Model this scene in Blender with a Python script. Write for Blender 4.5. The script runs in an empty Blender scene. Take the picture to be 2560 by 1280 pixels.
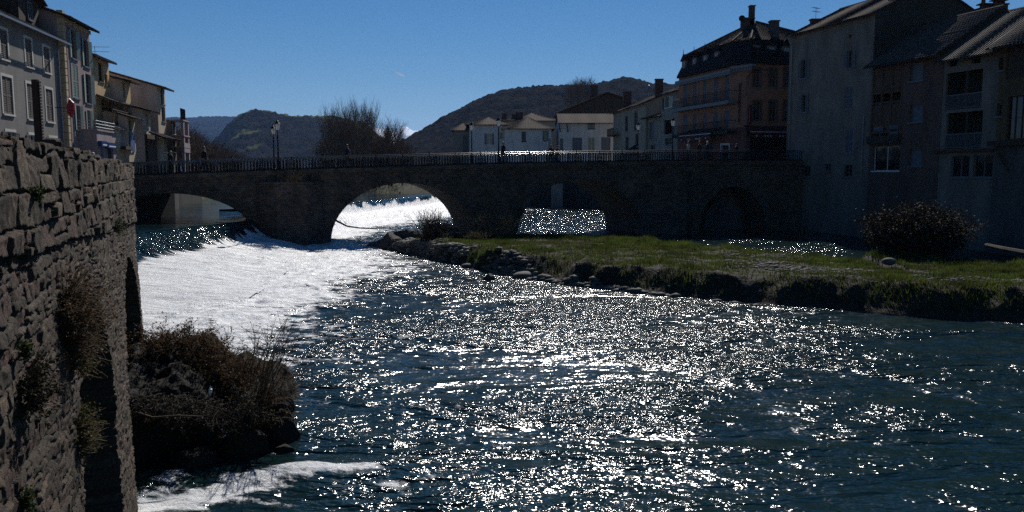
import bpy, bmesh, math, random
import numpy as np
from mathutils import Vector, Matrix
R = math.radians
rnd = random.Random(7)
SC = bpy.context.scene
COL = SC.collection

# ---------------------------------------------------------------- camera, world, sun, exposure
FOC = 2000.0; PITCH = math.atan(210/2000.0); EYE = 5.4        # focal length in photo pixels, pool water at z = 0
cam_d = bpy.data.cameras.new('camera'); cam = bpy.data.objects.new('camera', cam_d); COL.objects.link(cam)
cam_d.sensor_width = 36; cam_d.lens = 36*FOC/2560; cam_d.clip_start = .1; cam_d.clip_end = 60000
cam.location = (0, 0, EYE); cam.rotation_euler = (R(90)-PITCH, 0, 0)
SC.camera = cam
SUN_EL, SUN_AZ = 41.0, 6.5                                      # degrees; azimuth to the right of +Y
world = bpy.data.worlds.new('World'); SC.world = world; world.use_nodes = True
wn = world.node_tree; bg = wn.nodes['Background']; sky = wn.nodes.new('ShaderNodeTexSky')
sky.sky_type = 'NISHITA'; sky.sun_disc = False; sky.sun_elevation = R(SUN_EL); sky.sun_rotation = R(SUN_AZ)
sky.altitude = 1200; sky.air_density = 1.0; sky.dust_density = 0.0; sky.ozone_density = 4.0
hs = wn.nodes.new('ShaderNodeHueSaturation'); hs.inputs['Saturation'].default_value = 1.3; wn.links.new(sky.outputs[0], hs.inputs['Color'])
wn.links.new(hs.outputs[0], bg.inputs[0]); bg.inputs[1].default_value = 0.056
sun_d = bpy.data.lights.new('sun', 'SUN'); sun = bpy.data.objects.new('sun', sun_d); COL.objects.link(sun)
sun_d.energy = 5.0; sun_d.angle = R(.53); sun_d.color = (1, .95, .88)
_el, _az = R(SUN_EL), R(SUN_AZ)
sdir = Vector((math.sin(_az)*math.cos(_el), math.cos(_az)*math.cos(_el), math.sin(_el)))
sun.rotation_euler = sdir.to_track_quat('Z', 'Y').to_euler(); sun.location = sdir*200
SC.view_settings.view_transform = 'Standard'; SC.view_settings.look = 'None'
SC.view_settings.exposure = 0.0; SC.view_settings.gamma = 1.0
SC.render.engine = 'CYCLES'
cy = SC.cycles; cy.use_denoising = False; cy.max_bounces = 6; cy.diffuse_bounces = 3; cy.glossy_bounces = 3
cy.transparent_max_bounces = 6; cy.volume_bounces = 1; cy.sample_clamp_indirect = 3.0; cy.caustics_reflective = False; cy.caustics_refractive = False

# ---------------------------------------------------------------- picture <-> place
CP, SP = math.cos(PITCH), math.sin(PITCH)
def ray(x, y):
    r, u = (x-1280)/FOC, (640-y)/FOC
    return Vector((r, CP+SP*u, -SP+CP*u))
def at(x, y, Y):                       # point at forward distance Y
    d = ray(x, y); return Vector((0, 0, EYE)) + d*(Y/d.y)
def gnd(x, y, z=0.0):                  # point at height z
    d = ray(x, y); return Vector((0, 0, EYE)) + d*((z-EYE)/d.z)

# ---------------------------------------------------------------- numeric noise
def _h(ix, iy, s):
    n = (ix.astype(np.int64)*374761393 + iy.astype(np.int64)*668265263 + s*1442695041) & 0x7fffffff
    n = ((n ^ (n >> 13))*1274126177) & 0x7fffffff
    return ((n ^ (n >> 16)) & 0xffffff)/float(0xffffff)
def vnoise(x, y, s=0):
    x = np.asarray(x, float); y = np.asarray(y, float)
    ix, iy = np.floor(x), np.floor(y); fx, fy = x-ix, y-iy
    fx = fx*fx*(3-2*fx); fy = fy*fy*(3-2*fy)
    a, b, c, d = _h(ix, iy, s), _h(ix+1, iy, s), _h(ix, iy+1, s), _h(ix+1, iy+1, s)
    return (a*(1-fx)+b*fx)*(1-fy)+(c*(1-fx)+d*fx)*fy
def fbm(x, y, s=0, o=4):
    x = np.asarray(x, float); y = np.asarray(y, float)
    t = 0; a = .5
    for k in range(o): t = t+a*(vnoise(x*2**k, y*2**k, s+k)-.5); a *= .5
    return t
def voronoi(x, y, s=0, jit=.85):
    ix, iy = np.floor(x), np.floor(y)
    d1 = np.full(x.shape, 9.); d2 = np.full(x.shape, 9.); idv = np.zeros(x.shape)
    for dx in (-1, 0, 1):
        for dy in (-1, 0, 1):
            cx, cyy = ix+dx, iy+dy
            px = cx+.5+jit*(_h(cx, cyy, s)-.5); py = cyy+.5+jit*(_h(cx, cyy, s+11)-.5)
            d = np.maximum(np.abs(x-px), np.abs(y-py))*.6+np.hypot(x-px, y-py)*.4
            near = d < d1
            d2 = np.where(near, d1, np.minimum(d2, d)); idv = np.where(near, _h(cx, cyy, s+29), idv); d1 = np.where(near, d, d1)
    return d1, d2, idv
def sstep(a, b, x): t = np.clip((x-a)/(b-a), 0, 1); return t*t*(3-2*t)

# ---------------------------------------------------------------- materials
def mat(name, base=(.5, .5, .5), rough=.8, var=.25, scale=1.5, bump=.2, bscale=8, metal=0, second=None, streak=0, bdist=.02, spec=.3):
    m = bpy.data.materials.new(name); m.use_nodes = True; nt = m.node_tree; N = nt.nodes; L = nt.links
    b = N['Principled BSDF']; b.inputs['Roughness'].default_value = rough; b.inputs['Metallic'].default_value = metal
    b.inputs['Specular IOR Level'].default_value = spec
    tc = N.new('ShaderNodeTexCoord'); mp = N.new('ShaderNodeMapping'); L.new(tc.outputs['Object'], mp.inputs[0])
    if streak: mp.inputs['Scale'].default_value = (1, 1, 1/streak)
    n = N.new('ShaderNodeTexNoise'); n.inputs['Scale'].default_value = scale; n.inputs['Detail'].default_value = 6; n.inputs['Roughness'].default_value = .65
    L.new(mp.outputs[0], n.inputs['Vector'])
    r = N.new('ShaderNodeValToRGB'); r.color_ramp.elements[0].position = .3; r.color_ramp.elements[1].position = .7
    c2 = second or tuple(c*(1-var) for c in base)
    r.color_ramp.elements[0].color = (*c2, 1); r.color_ramp.elements[1].color = (*[min(1, c*(1+var*.5)) for c in base], 1)
    L.new(n.outputs['Fac'], r.inputs[0]); L.new(r.outputs[0], b.inputs['Base Color'])
    if bump:
        n2 = N.new('ShaderNodeTexNoise'); n2.inputs['Scale'].default_value = bscale; n2.inputs['Detail'].default_value = 5
        L.new(tc.outputs['Object'], n2.inputs['Vector'])
        bp = N.new('ShaderNodeBump'); bp.inputs['Strength'].default_value = bump; bp.inputs['Distance'].default_value = bdist
        L.new(n2.outputs['Fac'], bp.inputs['Height']); L.new(bp.outputs[0], b.inputs['Normal'])
    return m
M = {}
def plaster(n, c, v=.3): M[n] = mat(n, c, .9, v, .9, .3, 12, streak=3)
plaster('white_render', (.185, .175, .165)); plaster('pink_render', (.26, .20, .20)); plaster('mauve_render', (.30, .24, .25))
plaster('cream_render', (.46, .36, .23)); plaster('yellow_render', (.50, .36, .19)); plaster('tan_render', (.58, .45, .37)); plaster('beige_render', (.44, .36, .26))
plaster('shade_white', (.185, .155, .135), .42); plaster('shade_grey', (.085, .078, .075), .42); plaster('shade_pink', (.115, .072, .06), .42)  # shade_*: render colours darkened to hold the walls' shade
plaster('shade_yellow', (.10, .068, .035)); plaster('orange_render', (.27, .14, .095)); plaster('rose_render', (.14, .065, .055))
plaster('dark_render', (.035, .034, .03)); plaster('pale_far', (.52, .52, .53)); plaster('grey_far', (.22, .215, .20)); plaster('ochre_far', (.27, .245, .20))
M['surround'] = mat('surround', (.52, .50, .46), .85, .15)
M['tile'] = mat('tile', (.048, .030, .023), .85, .6, 3, .5, 15, second=(.03, .024, .021), bdist=.03, spec=.1)
M['tile_grey'] = mat('tile_grey', (.075, .055, .042), .8, .5, 2.5, .5, 15, second=(.022, .018, .016), bdist=.03)
M['slate'] = mat('slate', (.013, .013, .014), .8, .4, 4, .4, 20, spec=.1)
M['brick'] = mat('brick', (.085, .045, .035), .9, .4, 4, .5, 14)
M['wood_dark'] = mat('wood_dark', (.055, .036, .025), .8, .4, 3, .4, 12, streak=6)
M['wood_mid'] = mat('wood_mid', (.11, .065, .045), .8, .4, 3, .4, 12, streak=6)
M['shutter_grey'] = mat('shutter_grey', (.13, .11, .10), .8, .35, 5, .3, 20, streak=4)
M['shutter_green'] = mat('shutter_green', (.20, .27, .235), .6, .2, 3, .2, 20)
M['shutter_pale'] = mat('shutter_pale', (.11, .12, .15), .6, .2, 3, .2, 20)
M['shutter_blue'] = mat('shutter_blue', (.06, .11, .24), .6, .2, 3, .2, 20)
M['frame_white'] = mat('frame_white', (.55, .55, .56), .5, .1, 3, 0)
M['frame_dim'] = mat('frame_dim', (.13, .14, .16), .5, .1, 3, 0)
M['glass'] = mat('glass', (.012, .014, .018), .08, .1, 1, .05, 2, spec=.6)
M['dark_void'] = mat('dark_void', (.012, .011, .012), .9, .2, 2, 0)
M['curtain'] = mat('curtain', (.42, .44, .48), .9, .25, 8, .2, 10, streak=8)
M['iron'] = mat('iron', (.006, .006, .007), .55, .3, 6, 0, 40, spec=.25)
M['handrail'] = mat('handrail', (.02, .02, .022), .22, .2, 6, 0, 40, spec=.9)
M['lead'] = mat('lead', (.08, .085, .095), .5, .2, 4, .1)
M['rust'] = mat('rust', (.055, .03, .022), .9, .4, 8, .6, 30)
M['zinc'] = mat('zinc', (.25, .26, .28), .4, .2, 4, .1, metal=.6)
M['steel_rail'] = mat('steel_rail', (.42, .45, .47), .45, .1, 4, 0, metal=.3)
M['red_sign'] = mat('red_sign', (.32, .012, .03), .4, .15, 4, 0); M['blue_sign'] = mat('blue_sign', (.012, .03, .14), .4, .15, 4, 0)
M['white_sign'] = mat('white_sign', (.7, .7, .7), .5, .05, 4, 0); M['red_letter'] = mat('red_letter', (.10, .008, .012), .5, .1, 4, 0)
M['awning_red'] = mat('awning_red', (.06, .012, .014), .8, .2, 5, .1); M['awning_white'] = mat('awning_white', (.5, .5, .5), .8, .1, 5, .1)
M['lantern_glass'] = mat('lantern_glass', (.75, .76, .78), .35, .05, 4, 0)
M['asphalt'] = mat('asphalt', (.055, .055, .057), .75, .3, 6, .4, 40, spec=.5)
M['paving'] = mat('paving', (.09, .085, .08), .8, .3, 3, .4, 20)
M['soil'] = mat('soil', (.035, .028, .018), .95, .5, 2.2, .8, 9, bdist=.08, second=(.012, .011, .008))
M['turf'] = mat('turf', (.030, .040, .012), .95, .5, 2.2, .8, 9, bdist=.06, second=(.02, .018, .01))
M['bed'] = mat('bed', (.035, .04, .03), .9, .5, 2, .5, 6)
M['bark'] = mat('bark', (.06, .048, .04), .9, .4, 6, .4, 20)
M['twig_brown'] = mat('twig_brown', (.16, .112, .082), .9, .3, 6, 0); M['twig_tan'] = mat('twig_tan', (.13, .095, .06), .9, .3, 6, 0)
M['rock'] = mat('rock', (.06, .052, .045), .85, .5, 2.5, .7, 7, bdist=.05)
M['pebble'] = mat('pebble', (.12, .112, .098), .8, .5, 3.2, .3, 20, second=(.035, .032, .028))
M['moss'] = mat('moss', (.09, .075, .025), .95, .5, 4, .8, 20)
M['snow_rock'] = None

def leafmat(n, c, var=.4, trans=.35, sc=3):
    m = bpy.data.materials.new(n); m.use_nodes = True; nt = m.node_tree; N = nt.nodes; L = nt.links
    b = N['Principled BSDF']; out = N['Material Output']
    tc = N.new('ShaderNodeTexCoord'); no = N.new('ShaderNodeTexNoise'); no.inputs['Scale'].default_value = sc; no.inputs['Detail'].default_value = 5
    L.new(tc.outputs['Object'], no.inputs['Vector'])
    r = N.new('ShaderNodeValToRGB'); r.color_ramp.elements[0].position = .35; r.color_ramp.elements[1].position = .65
    r.color_ramp.elements[0].color = (*[x*(1-var) for x in c], 1); r.color_ramp.elements[1].color = (*[x*(1+var) for x in c], 1)
    L.new(no.outputs['Fac'], r.inputs[0]); L.new(r.outputs[0], b.inputs['Base Color']); b.inputs['Roughness'].default_value = .7
    b.inputs['Specular IOR Level'].default_value = .2
    t = N.new('ShaderNodeBsdfTranslucent'); L.new(r.outputs[0], t.inputs['Color'])
    mx = N.new('ShaderNodeMixShader'); mx.inputs[0].default_value = trans
    L.new(b.outputs[0], mx.inputs[1]); L.new(t.outputs[0], mx.inputs[2]); L.new(mx.outputs[0], out.inputs[0])
    M[n] = m; return m
leafmat('lantern_glass', (.75, .76, .78), .03, .65, 4)
leafmat('grass_blade', (.062, .082, .016), .6, .4, .9)
leafmat('dry_blade', (.075, .062, .03), .4, .35, 1)
leafmat('leaf_brown', (.085, .05, .024), .5, .3); leafmat('leaf_olive', (.075, .07, .025), .5, .35); leafmat('leaf_dark', (.022, .018, .010), .5, .2)
leafmat('leaf_green', (.03, .048, .012), .4, .3)

# ---------------------------------------------------------------- mesh builder and tagging
class MB:
    def __init__(s): s.v = []; s.f = []; s.m = []; s.k = 0
    def quad(s, pts, mi=None):
        n = len(s.v); s.v += [tuple(p) for p in pts]; s.f.append(tuple(range(n, n+len(pts)))); s.m.append(s.k if mi is None else mi)
    def box(s, o, ax, ay, az):          # corner + three edge vectors
        o = Vector(o); ax = Vector(ax); ay = Vector(ay); az = Vector(az); n = len(s.v)
        for a in (0, 1):
            for b in (0, 1):
                for c in (0, 1): s.v.append(tuple(o+ax*a+ay*b+az*c))
        for f in ((0, 1, 3, 2), (4, 6, 7, 5), (0, 4, 5, 1), (2, 3, 7, 6), (0, 2, 6, 4), (1, 5, 7, 3)): s.f.append(tuple(n+i for i in f)); s.m.append(s.k)
        return s
    def abox(s, c, sx, sy, sz): return s.box((c[0]-sx/2, c[1]-sy/2, c[2]), (sx, 0, 0), (0, sy, 0), (0, 0, sz))
    def tube(s, pts, rad, n=6, cap=True):
        pts = [Vector(p) for p in pts]; rr = rad if isinstance(rad, (list, tuple)) else [rad]*len(pts); st = len(s.v)
        for i, p in enumerate(pts):
            t = (pts[min(i+1, len(pts)-1)]-pts[max(i-1, 0)]); t = t.normalized() if t.length > 1e-9 else Vector((0, 0, 1))
            a = t.cross(Vector((0, 0, 1))); a = a.normalized() if a.length > 1e-3 else Vector((1, 0, 0)); b = t.cross(a)
            for k in range(n): q = 2*math.pi*k/n; s.v.append(tuple(p+(a*math.cos(q)+b*math.sin(q))*rr[i]))
        for i in range(len(pts)-1):
            for k in range(n): k2 = (k+1) % n; s.f.append((st+i*n+k, st+i*n+k2, st+(i+1)*n+k2, st+(i+1)*n+k)); s.m.append(s.k)
        if cap and n > 2:
            s.f.append(tuple(st+k for k in range(n))[::-1]); s.f.append(tuple(st+(len(pts)-1)*n+k for k in range(n))); s.m += [s.k, s.k]
        return s
    def lathe(s, c, prof, n=8, ph=0):   # prof: (r, z)
        c = Vector(c); st = len(s.v)
        for r, z in prof:
            for k in range(n): q = ph+2*math.pi*k/n; s.v.append((c.x+r*math.cos(q), c.y+r*math.sin(q), c.z+z))
        for i in range(len(prof)-1):
            for k in range(n): k2 = (k+1) % n; s.f.append((st+i*n+k, st+i*n+k2, st+(i+1)*n+k2, st+(i+1)*n+k)); s.m.append(s.k)
        s.f.append(tuple(st+k for k in range(n))[::-1]); s.f.append(tuple(st+(len(prof)-1)*n+k for k in range(n))); s.m += [s.k, s.k]
        return s
    def ball(s, c, rx, ry, rz, n=8, m=5, jit=0, rg=rnd):
        c = Vector(c); st = len(s.v)
        for i in range(m+1):
            th = math.pi*i/m
            for k in range(n):
                ph = 2*math.pi*k/n; j = 1+rg.uniform(-jit, jit)
                s.v.append((c.x+rx*j*math.sin(th)*math.cos(ph), c.y+ry*j*math.sin(th)*math.sin(ph), c.z+rz*j*math.cos(th)))
        for i in range(m):
            for k in range(n): k2 = (k+1) % n; s.f.append((st+i*n+k, st+(i+1)*n+k, st+(i+1)*n+k2, st+i*n+k2)); s.m.append(s.k)
        return s
    def build(s, name, mats, parent=None, smooth=False):
        me = bpy.data.meshes.new(name)
        off = Vector((0, 0, 0)); p = parent
        while p: off += p.location; p = p.parent
        me.from_pydata([(a-off.x, b-off.y, c-off.z) for a, b, c in s.v], [], s.f)
        for m_ in (mats if isinstance(mats, (list, tuple)) else [mats]): me.materials.append(M[m_] if isinstance(m_, str) else m_)
        if any(s.m): me.polygons.foreach_set('material_index', s.m)
        if smooth: me.polygons.foreach_set('use_smooth', [True]*len(me.polygons))
        me.update(); o = bpy.data.objects.new(name, me); COL.objects.link(o)
        if parent: o.parent = parent
        return o
def npmesh(name, V, F, mats, parent=None, smooth=True, attrs=None, mi=None):
    V = np.asarray(V, np.float32); F = np.asarray(F, np.int32)
    off = Vector((0, 0, 0)); p = parent
    while p: off += p.location; p = p.parent
    V = V-np.array(off, np.float32)
    me = bpy.data.meshes.new(name); me.vertices.add(len(V)); me.vertices.foreach_set('co', V.ravel())
    k = F.shape[1]; me.loops.add(F.size); me.loops.foreach_set('vertex_index', F.ravel())
    me.polygons.add(len(F)); me.polygons.foreach_set('loop_start', np.arange(0, F.size, k, dtype=np.int32))
    me.polygons.foreach_set('loop_total', np.full(len(F), k, np.int32))
    me.update(calc_edges=True)
    me.polygons.foreach_set('use_smooth', np.full(len(F), smooth))
    for m_ in (mats if isinstance(mats, (list, tuple)) else [mats]): me.materials.append(M[m_] if isinstance(m_, str) else m_)
    if mi is not None: me.polygons.foreach_set('material_index', np.asarray(mi, np.int32))
    for an, av in (attrs or {}).items():
        a = me.attributes.new(an, 'FLOAT', 'POINT'); a.data.foreach_set('value', np.asarray(av, np.float32).ravel())
    me.validate(); o = bpy.data.objects.new(name, me); COL.objects.link(o)
    if parent: o.parent = parent
    return o
def gridfaces(nu, nv):
    i = np.arange(nu*nv).reshape(nu, nv)
    return np.stack([i[:-1, :-1], i[1:, :-1], i[1:, 1:], i[:-1, 1:]], -1).reshape(-1, 4)
def tag(o, label, cat, group=None):
    o['label'] = label; o['category'] = cat
    if group: o['group'] = group
    return o
def thing(name, label, cat, loc, group=None):
    o = bpy.data.objects.new(name, None); COL.objects.link(o); o.location = loc; o.empty_display_size = .3
    return tag(o, label, cat, group)
def struct(o, kind='structure'): o['kind'] = kind; return o
def copy_tree(o, parent=None):
    c = o.copy(); COL.objects.link(c); c.parent = parent
    for ch in [x for x in KIDS.get(o.name, [])]: copy_tree(ch, c)
    return c
KIDS = {}
def index_kids():
    KIDS.clear()
    for o in bpy.data.objects:
        if o.parent: KIDS.setdefault(o.parent.name, []).append(o)
ORD = ['first', 'second', 'third', 'fourth', 'fifth', 'sixth', 'seventh', 'eighth', 'ninth', 'tenth', 'eleventh', 'twelfth']

# ---------------------------------------------------------------- water
def water_material():
    m = bpy.data.materials.new('water'); m.use_nodes = True; nt = m.node_tree; N = nt.nodes; L = nt.links
    b = N['Principled BSDF']; out = N['Material Output']
    b.inputs['Base Color'].default_value = (.005, .017, .019, 1); b.inputs['Roughness'].default_value = .125; b.inputs['IOR'].default_value = 1.33
    tc = N.new('ShaderNodeTexCoord')
    def noise(sc, det=3, ro=.55, stretch=(1, 1, 1), dist=0):
        mp = N.new('ShaderNodeMapping'); mp.inputs['Scale'].default_value = stretch; L.new(tc.outputs['Object'], mp.inputs[0])
        n = N.new('ShaderNodeTexNoise'); n.inputs['Scale'].default_value = sc; n.inputs['Detail'].default_value = det; n.inputs['Roughness'].default_value = ro
        n.inputs['Distortion'].default_value = dist
        L.new(mp.outputs[0], n.inputs['Vector']); return n.outputs['Fac']
    def math_(op, a, bb=None, c=None):
        n = N.new('ShaderNodeMath'); n.operation = op
        for i, q in enumerate((a, bb, c)):
            if q is None: continue
            if isinstance(q, (int, float)): n.inputs[i].default_value = q
            else: L.new(q, n.inputs[i])
        return n.outputs[0]
    # patchy agitation: calm lanes and choppy lanes
    lanes = noise(.17, 3, .62, (.6, 1.5, 1), .7)
    ra = N.new('ShaderNodeMapRange'); L.new(lanes, ra.inputs[0]); ra.inputs[1].default_value = .40; ra.inputs[2].default_value = .60; ra.inputs[3].default_value = .25; ra.inputs[4].default_value = 1.15
    h1 = noise(1.15, 2, .5, (.68, 1.5, 1), .7); h2 = noise(3.2, 2, .5, (.72, 1.35, 1), .4); h3 = noise(9, 1, .5, (.85, 1.1, 1))
    hh = math_('ADD', math_('MULTIPLY', h1, .9), math_('ADD', math_('MULTIPLY', h2, .62), math_('MULTIPLY', h3, .16)))
    h0 = noise(.42, 2, .5, (.6, 1.6, 1), .6)
    hh = math_('ADD', math_('MULTIPLY', hh, ra.outputs[0]), math_('MULTIPLY', h0, 1.1))
    ra2 = N.new('ShaderNodeAttribute'); ra2.attribute_name = 'chop'; hh = math_('MULTIPLY', hh, ra2.outputs['Fac'])
    bp = N.new('ShaderNodeBump'); bp.inputs['Strength'].default_value = 1; bp.inputs['Distance'].default_value = .35
    L.new(hh, bp.inputs['Height']); L.new(bp.outputs[0], b.inputs['Normal'])
    ro_ = N.new('ShaderNodeAttribute'); ro_.attribute_name = 'rgh'; L.new(ro_.outputs['Fac'], b.inputs['Roughness'])
    # foam
    at_ = N.new('ShaderNodeAttribute'); at_.attribute_name = 'foam'
    fa = N.new('ShaderNodeAttribute'); fa.attribute_name = 'fu'; fb = N.new('ShaderNodeAttribute'); fb.attribute_name = 'fv'
    cx = N.new('ShaderNodeCombineXYZ'); L.new(fa.outputs['Fac'], cx.inputs[0]); L.new(fb.outputs['Fac'], cx.inputs[1])
    fn = N.new('ShaderNodeTexNoise'); fn.inputs['Scale'].default_value = 1.0; fn.inputs['Detail'].default_value = 8; fn.inputs['Roughness'].default_value = .72
    L.new(cx.outputs[0], fn.inputs['Vector'])
    fsum = math_('ADD', at_.outputs['Fac'], math_('MULTIPLY', math_('SUBTRACT', fn.outputs['Fac'], .5), 2.0))
    fr = N.new('ShaderNodeMapRange'); L.new(fsum, fr.inputs[0]); fr.inputs[1].default_value = .42; fr.inputs[2].default_value = .62
    f = N.new('ShaderNodeBsdfPrincipled'); fcr = N.new('ShaderNodeValToRGB'); fcr.color_ramp.elements[0].position = .34; fcr.color_ramp.elements[1].position = .60; fcr.color_ramp.elements[0].color = (.26, .30, .35, 1); fcr.color_ramp.elements[1].color = (.86, .87, .88, 1); L.new(fn.outputs['Fac'], fcr.inputs[0]); L.new(fcr.outputs[0], f.inputs['Base Color']); f.inputs['Roughness'].default_value = .42  # grey-blue shading of the foam is put into its colour streaks
    f.inputs['Specular IOR Level'].default_value = .6
    fbp = N.new('ShaderNodeBump'); fbp.inputs['Strength'].default_value = 1; fbp.inputs['Distance'].default_value = .085
    fn2 = noise(7, 6, .7); fh = math_('ADD', math_('MULTIPLY', fn.outputs['Fac'], 1.2), fn2)
    L.new(fh, fbp.inputs['Height']); L.new(fbp.outputs[0], f.inputs['Normal'])
    mx = N.new('ShaderNodeMixShader'); L.new(fr.outputs[0], mx.inputs[0]); L.new(b.outputs[0], mx.inputs[1]); L.new(f.outputs[0], mx.inputs[2])
    L.new(mx.outputs[0], out.inputs[0]); M['water'] = m
water_material()

CR = [(-26, 6), (-25, 18), (-24.2, 30), (-22.1, 46), (-19.4, 58.5), (-20.5, 70), (-22, 86), (-19.3, 94), (-11.6, 125), (-6, 131)]
TO = [(-8.2, 6), (-9.2, 17), (-11.2, 29), (-12.9, 46), (-15, 59.5), (-16, 70), (-18.2, 80), (-16.5, 86), (-9.0, 113), (-2, 124)]
def polyl(P, s):
    P = np.array(P, float); k = np.clip(np.asarray(s), 0, len(P)-1.0001); i = k.astype(int); f = (k-i)[..., None]
    # smooth (Catmull-Rom)
    g = lambda j: P[np.clip(j, 0, len(P)-1)]
    p0, p1, p2, p3 = g(i-1), g(i), g(i+1), g(i+2)
    return .5*((2*p1)+(p2-p0)*f+(2*p0-5*p1+4*p2-p3)*f**2+(3*p1-p0-3*p2+p3)*f**3)
def pool_foam(X, Y):
    ty = np.array([p[1] for p in TO]); tx = np.array([p[0] for p in TO])
    d = X-np.interp(Y, ty, tx)
    reach = np.interp(Y, [10, 17, 24, 30, 38, 48, 58, 64, 80, 112, 126], [1.6, 2.4, 4.2, 4.0, 6.0, 7.0, 4.5, 3, 6, 8, 5])
    f = 1.1*np.exp(-(np.clip(d, 0, None)/reach)**1.35)
    f = f+(.34*fbm(X*.10, Y*.5, 5, 4)*2+.12*fbm(X*.5, Y*.9, 15, 4)*2)*sstep(24, 6, d)*sstep(-1, 2, d)
    f = np.where(d > 26, 0, f)
    f = f*np.where((Y > 126), 0, 1)
    def blob(cx, cy, ax, ay, rot, a):
        c, s = math.cos(rot), math.sin(rot); u = (X-cx)*c+(Y-cy)*s; v = -(X-cx)*s+(Y-cy)*c
        return a*np.exp(-((u/ax)**2+(v/ay)**2))
    w = .5*fbm(X*1.6, Y*2.2, 77, 4)*sstep(16, 14.5, Y)*sstep(1.5, -1.5, X)+blob(-5.7, 12.7, 1.3, .6, .2, .95)+blob(-3.6, 14.0, 1.7, .42, .12, .70)+blob(-6.1, 13.9, .5, .4, 0, .4)+blob(-2.0, 13.4, 1.6, .35, .35, .45)+blob(-4.6, 13.3, .9, .35, .5, .4)
    near = sstep(16.5, 14.5, Y)
    f = f*(1-near)+(w)*near+0*f
    f = np.where(Y < 20, np.maximum(f*sstep(-99, 99, X), w) if False else f, f)
    return f
def build_water():
    # pool: grid finer near the viewer's bank, real ripples
    ys = np.concatenate([np.linspace(4, 30, 330), np.linspace(30, 62, 220)[1:], np.linspace(62, 134, 130)[1:]])
    xs = np.concatenate([np.linspace(-27, -12, 60), np.linspace(-12, 18, 360)[1:], np.linspace(18, 60, 110)[1:]])
    X, Y = np.meshgrid(xs, ys, indexing='ij')
    fo = pool_foam(X, Y)
    rough = np.clip(fo, 0, 1)
    Z = .035*fbm(X*.5, Y*.9, 1, 3)*2+.03*fbm(X*1.6, Y*2.4, 2, 3)*2*(1+2*rough)+rough*.30*fbm(X*1.1, Y*1.4, 3, 5)
    Z += .10*np.exp(-(((X+3.6)/2.0)**2+((Y-14.0)/.5)**2))+rough*.06*fbm(X*5, Y*6, 9, 2)
    V = np.stack([X, Y, Z], -1).reshape(-1, 3)
    # foam pattern runs downstream (towards +X, -Y) with cross ripples
    fu = (X*1.3); fv = (Y*2.4+X*.4)
    struct(npmesh('river_water', V, gridfaces(len(xs), len(ys)), 'water', attrs={'foam': fo, 'fu': fu, 'fv': fv, 'rgh': np.interp(Y, [10, 22, 45, 60, 75], [.13, .165, .155, .09, .06]), 'chop': np.interp(Y, [10, 20, 28, 50, 62, 80], [.8, .92, 1.12, 1.10, .78, .7])*np.where((X > 14) & (Y > 40), .8, 1)}))
    # weir and mill pond: one sheet, pond level 1.9, falling from crest to toe
    s = np.linspace(0, len(CR)-1.001, 700); C = polyl(CR, s); T = polyl(TO, s)
    t = np.concatenate([np.linspace(-1, -.1, 24)**1, np.linspace(-.1, .3, 60)[1:], np.linspace(.3, 1.04, 90)[1:]])
    S, TT = np.meshgrid(np.arange(len(s)), t, indexing='ij')
    Cx, Cy = C[:, 0][S], C[:, 1][S]; Tx, Ty = T[:, 0][S], T[:, 1][S]
    tp = np.clip(TT, 0, None); tn = np.clip(-TT, 0, None)
    X = Cx+(Tx-Cx)*tp-tn*34; Y = Cy+(Ty-Cy)*tp
    pr = 1.9*(1-sstep(-.04, .30, TT)*.50-.53*np.clip((TT-.06)/.94, 0, None)**.9)
    pr = np.where(TT <= -.05, 1.9, pr)
    fs_ = np.interp(Cy, [30, 46, 56, 64, 90], [.24, .22, .10, .05, .04])
    fo = sstep(fs_, fs_+.16, TT+.16*fbm(S*.35, TT*2, 8, 4)*2+.06*fbm(S*.06, TT*2, 18, 3)*2)*.89
    flow = fbm(S*.06, TT*1.6, 4, 4)
    Z = pr+flow*.62*sstep(.15, .5, TT)+.20*fbm(S*.55, TT*5, 14, 4)*sstep(.2, .45, TT)+.10*fbm(S*.3, TT*16, 24, 3)*sstep(.4, .7, TT)+.012*fbm(X*.6, Y*.6, 6, 3)*(TT < .1)+.05*fbm(S*.35, TT*9, 12, 3)*sstep(.12, .3, TT)+.03*fbm(S*.35, TT*1.5, 13, 3)*sstep(-.02, .08, TT)
    V = np.stack([X, Y, Z], -1).reshape(-1, 3)
    arc = np.concatenate([[0], np.cumsum(np.hypot(*np.diff(C, axis=0).T))])[S]
    struct(npmesh('weir_water', V, gridfaces(len(s), len(t)), 'water', attrs={'foam': fo, 'rgh': np.full(S.shape, .05), 'chop': np.where(TT < .02, .45, .9), 'fu': arc*5.5, 'fv': TT*4.2}))
build_water()
# river bed and far ground
g = MB(); g.quad([(-6000, -60, -1.2), (6000, -60, -1.2), (6000, 9000, -1.2), (-6000, 9000, -1.2)]); struct(g.build('ground', 'bed'))
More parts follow.
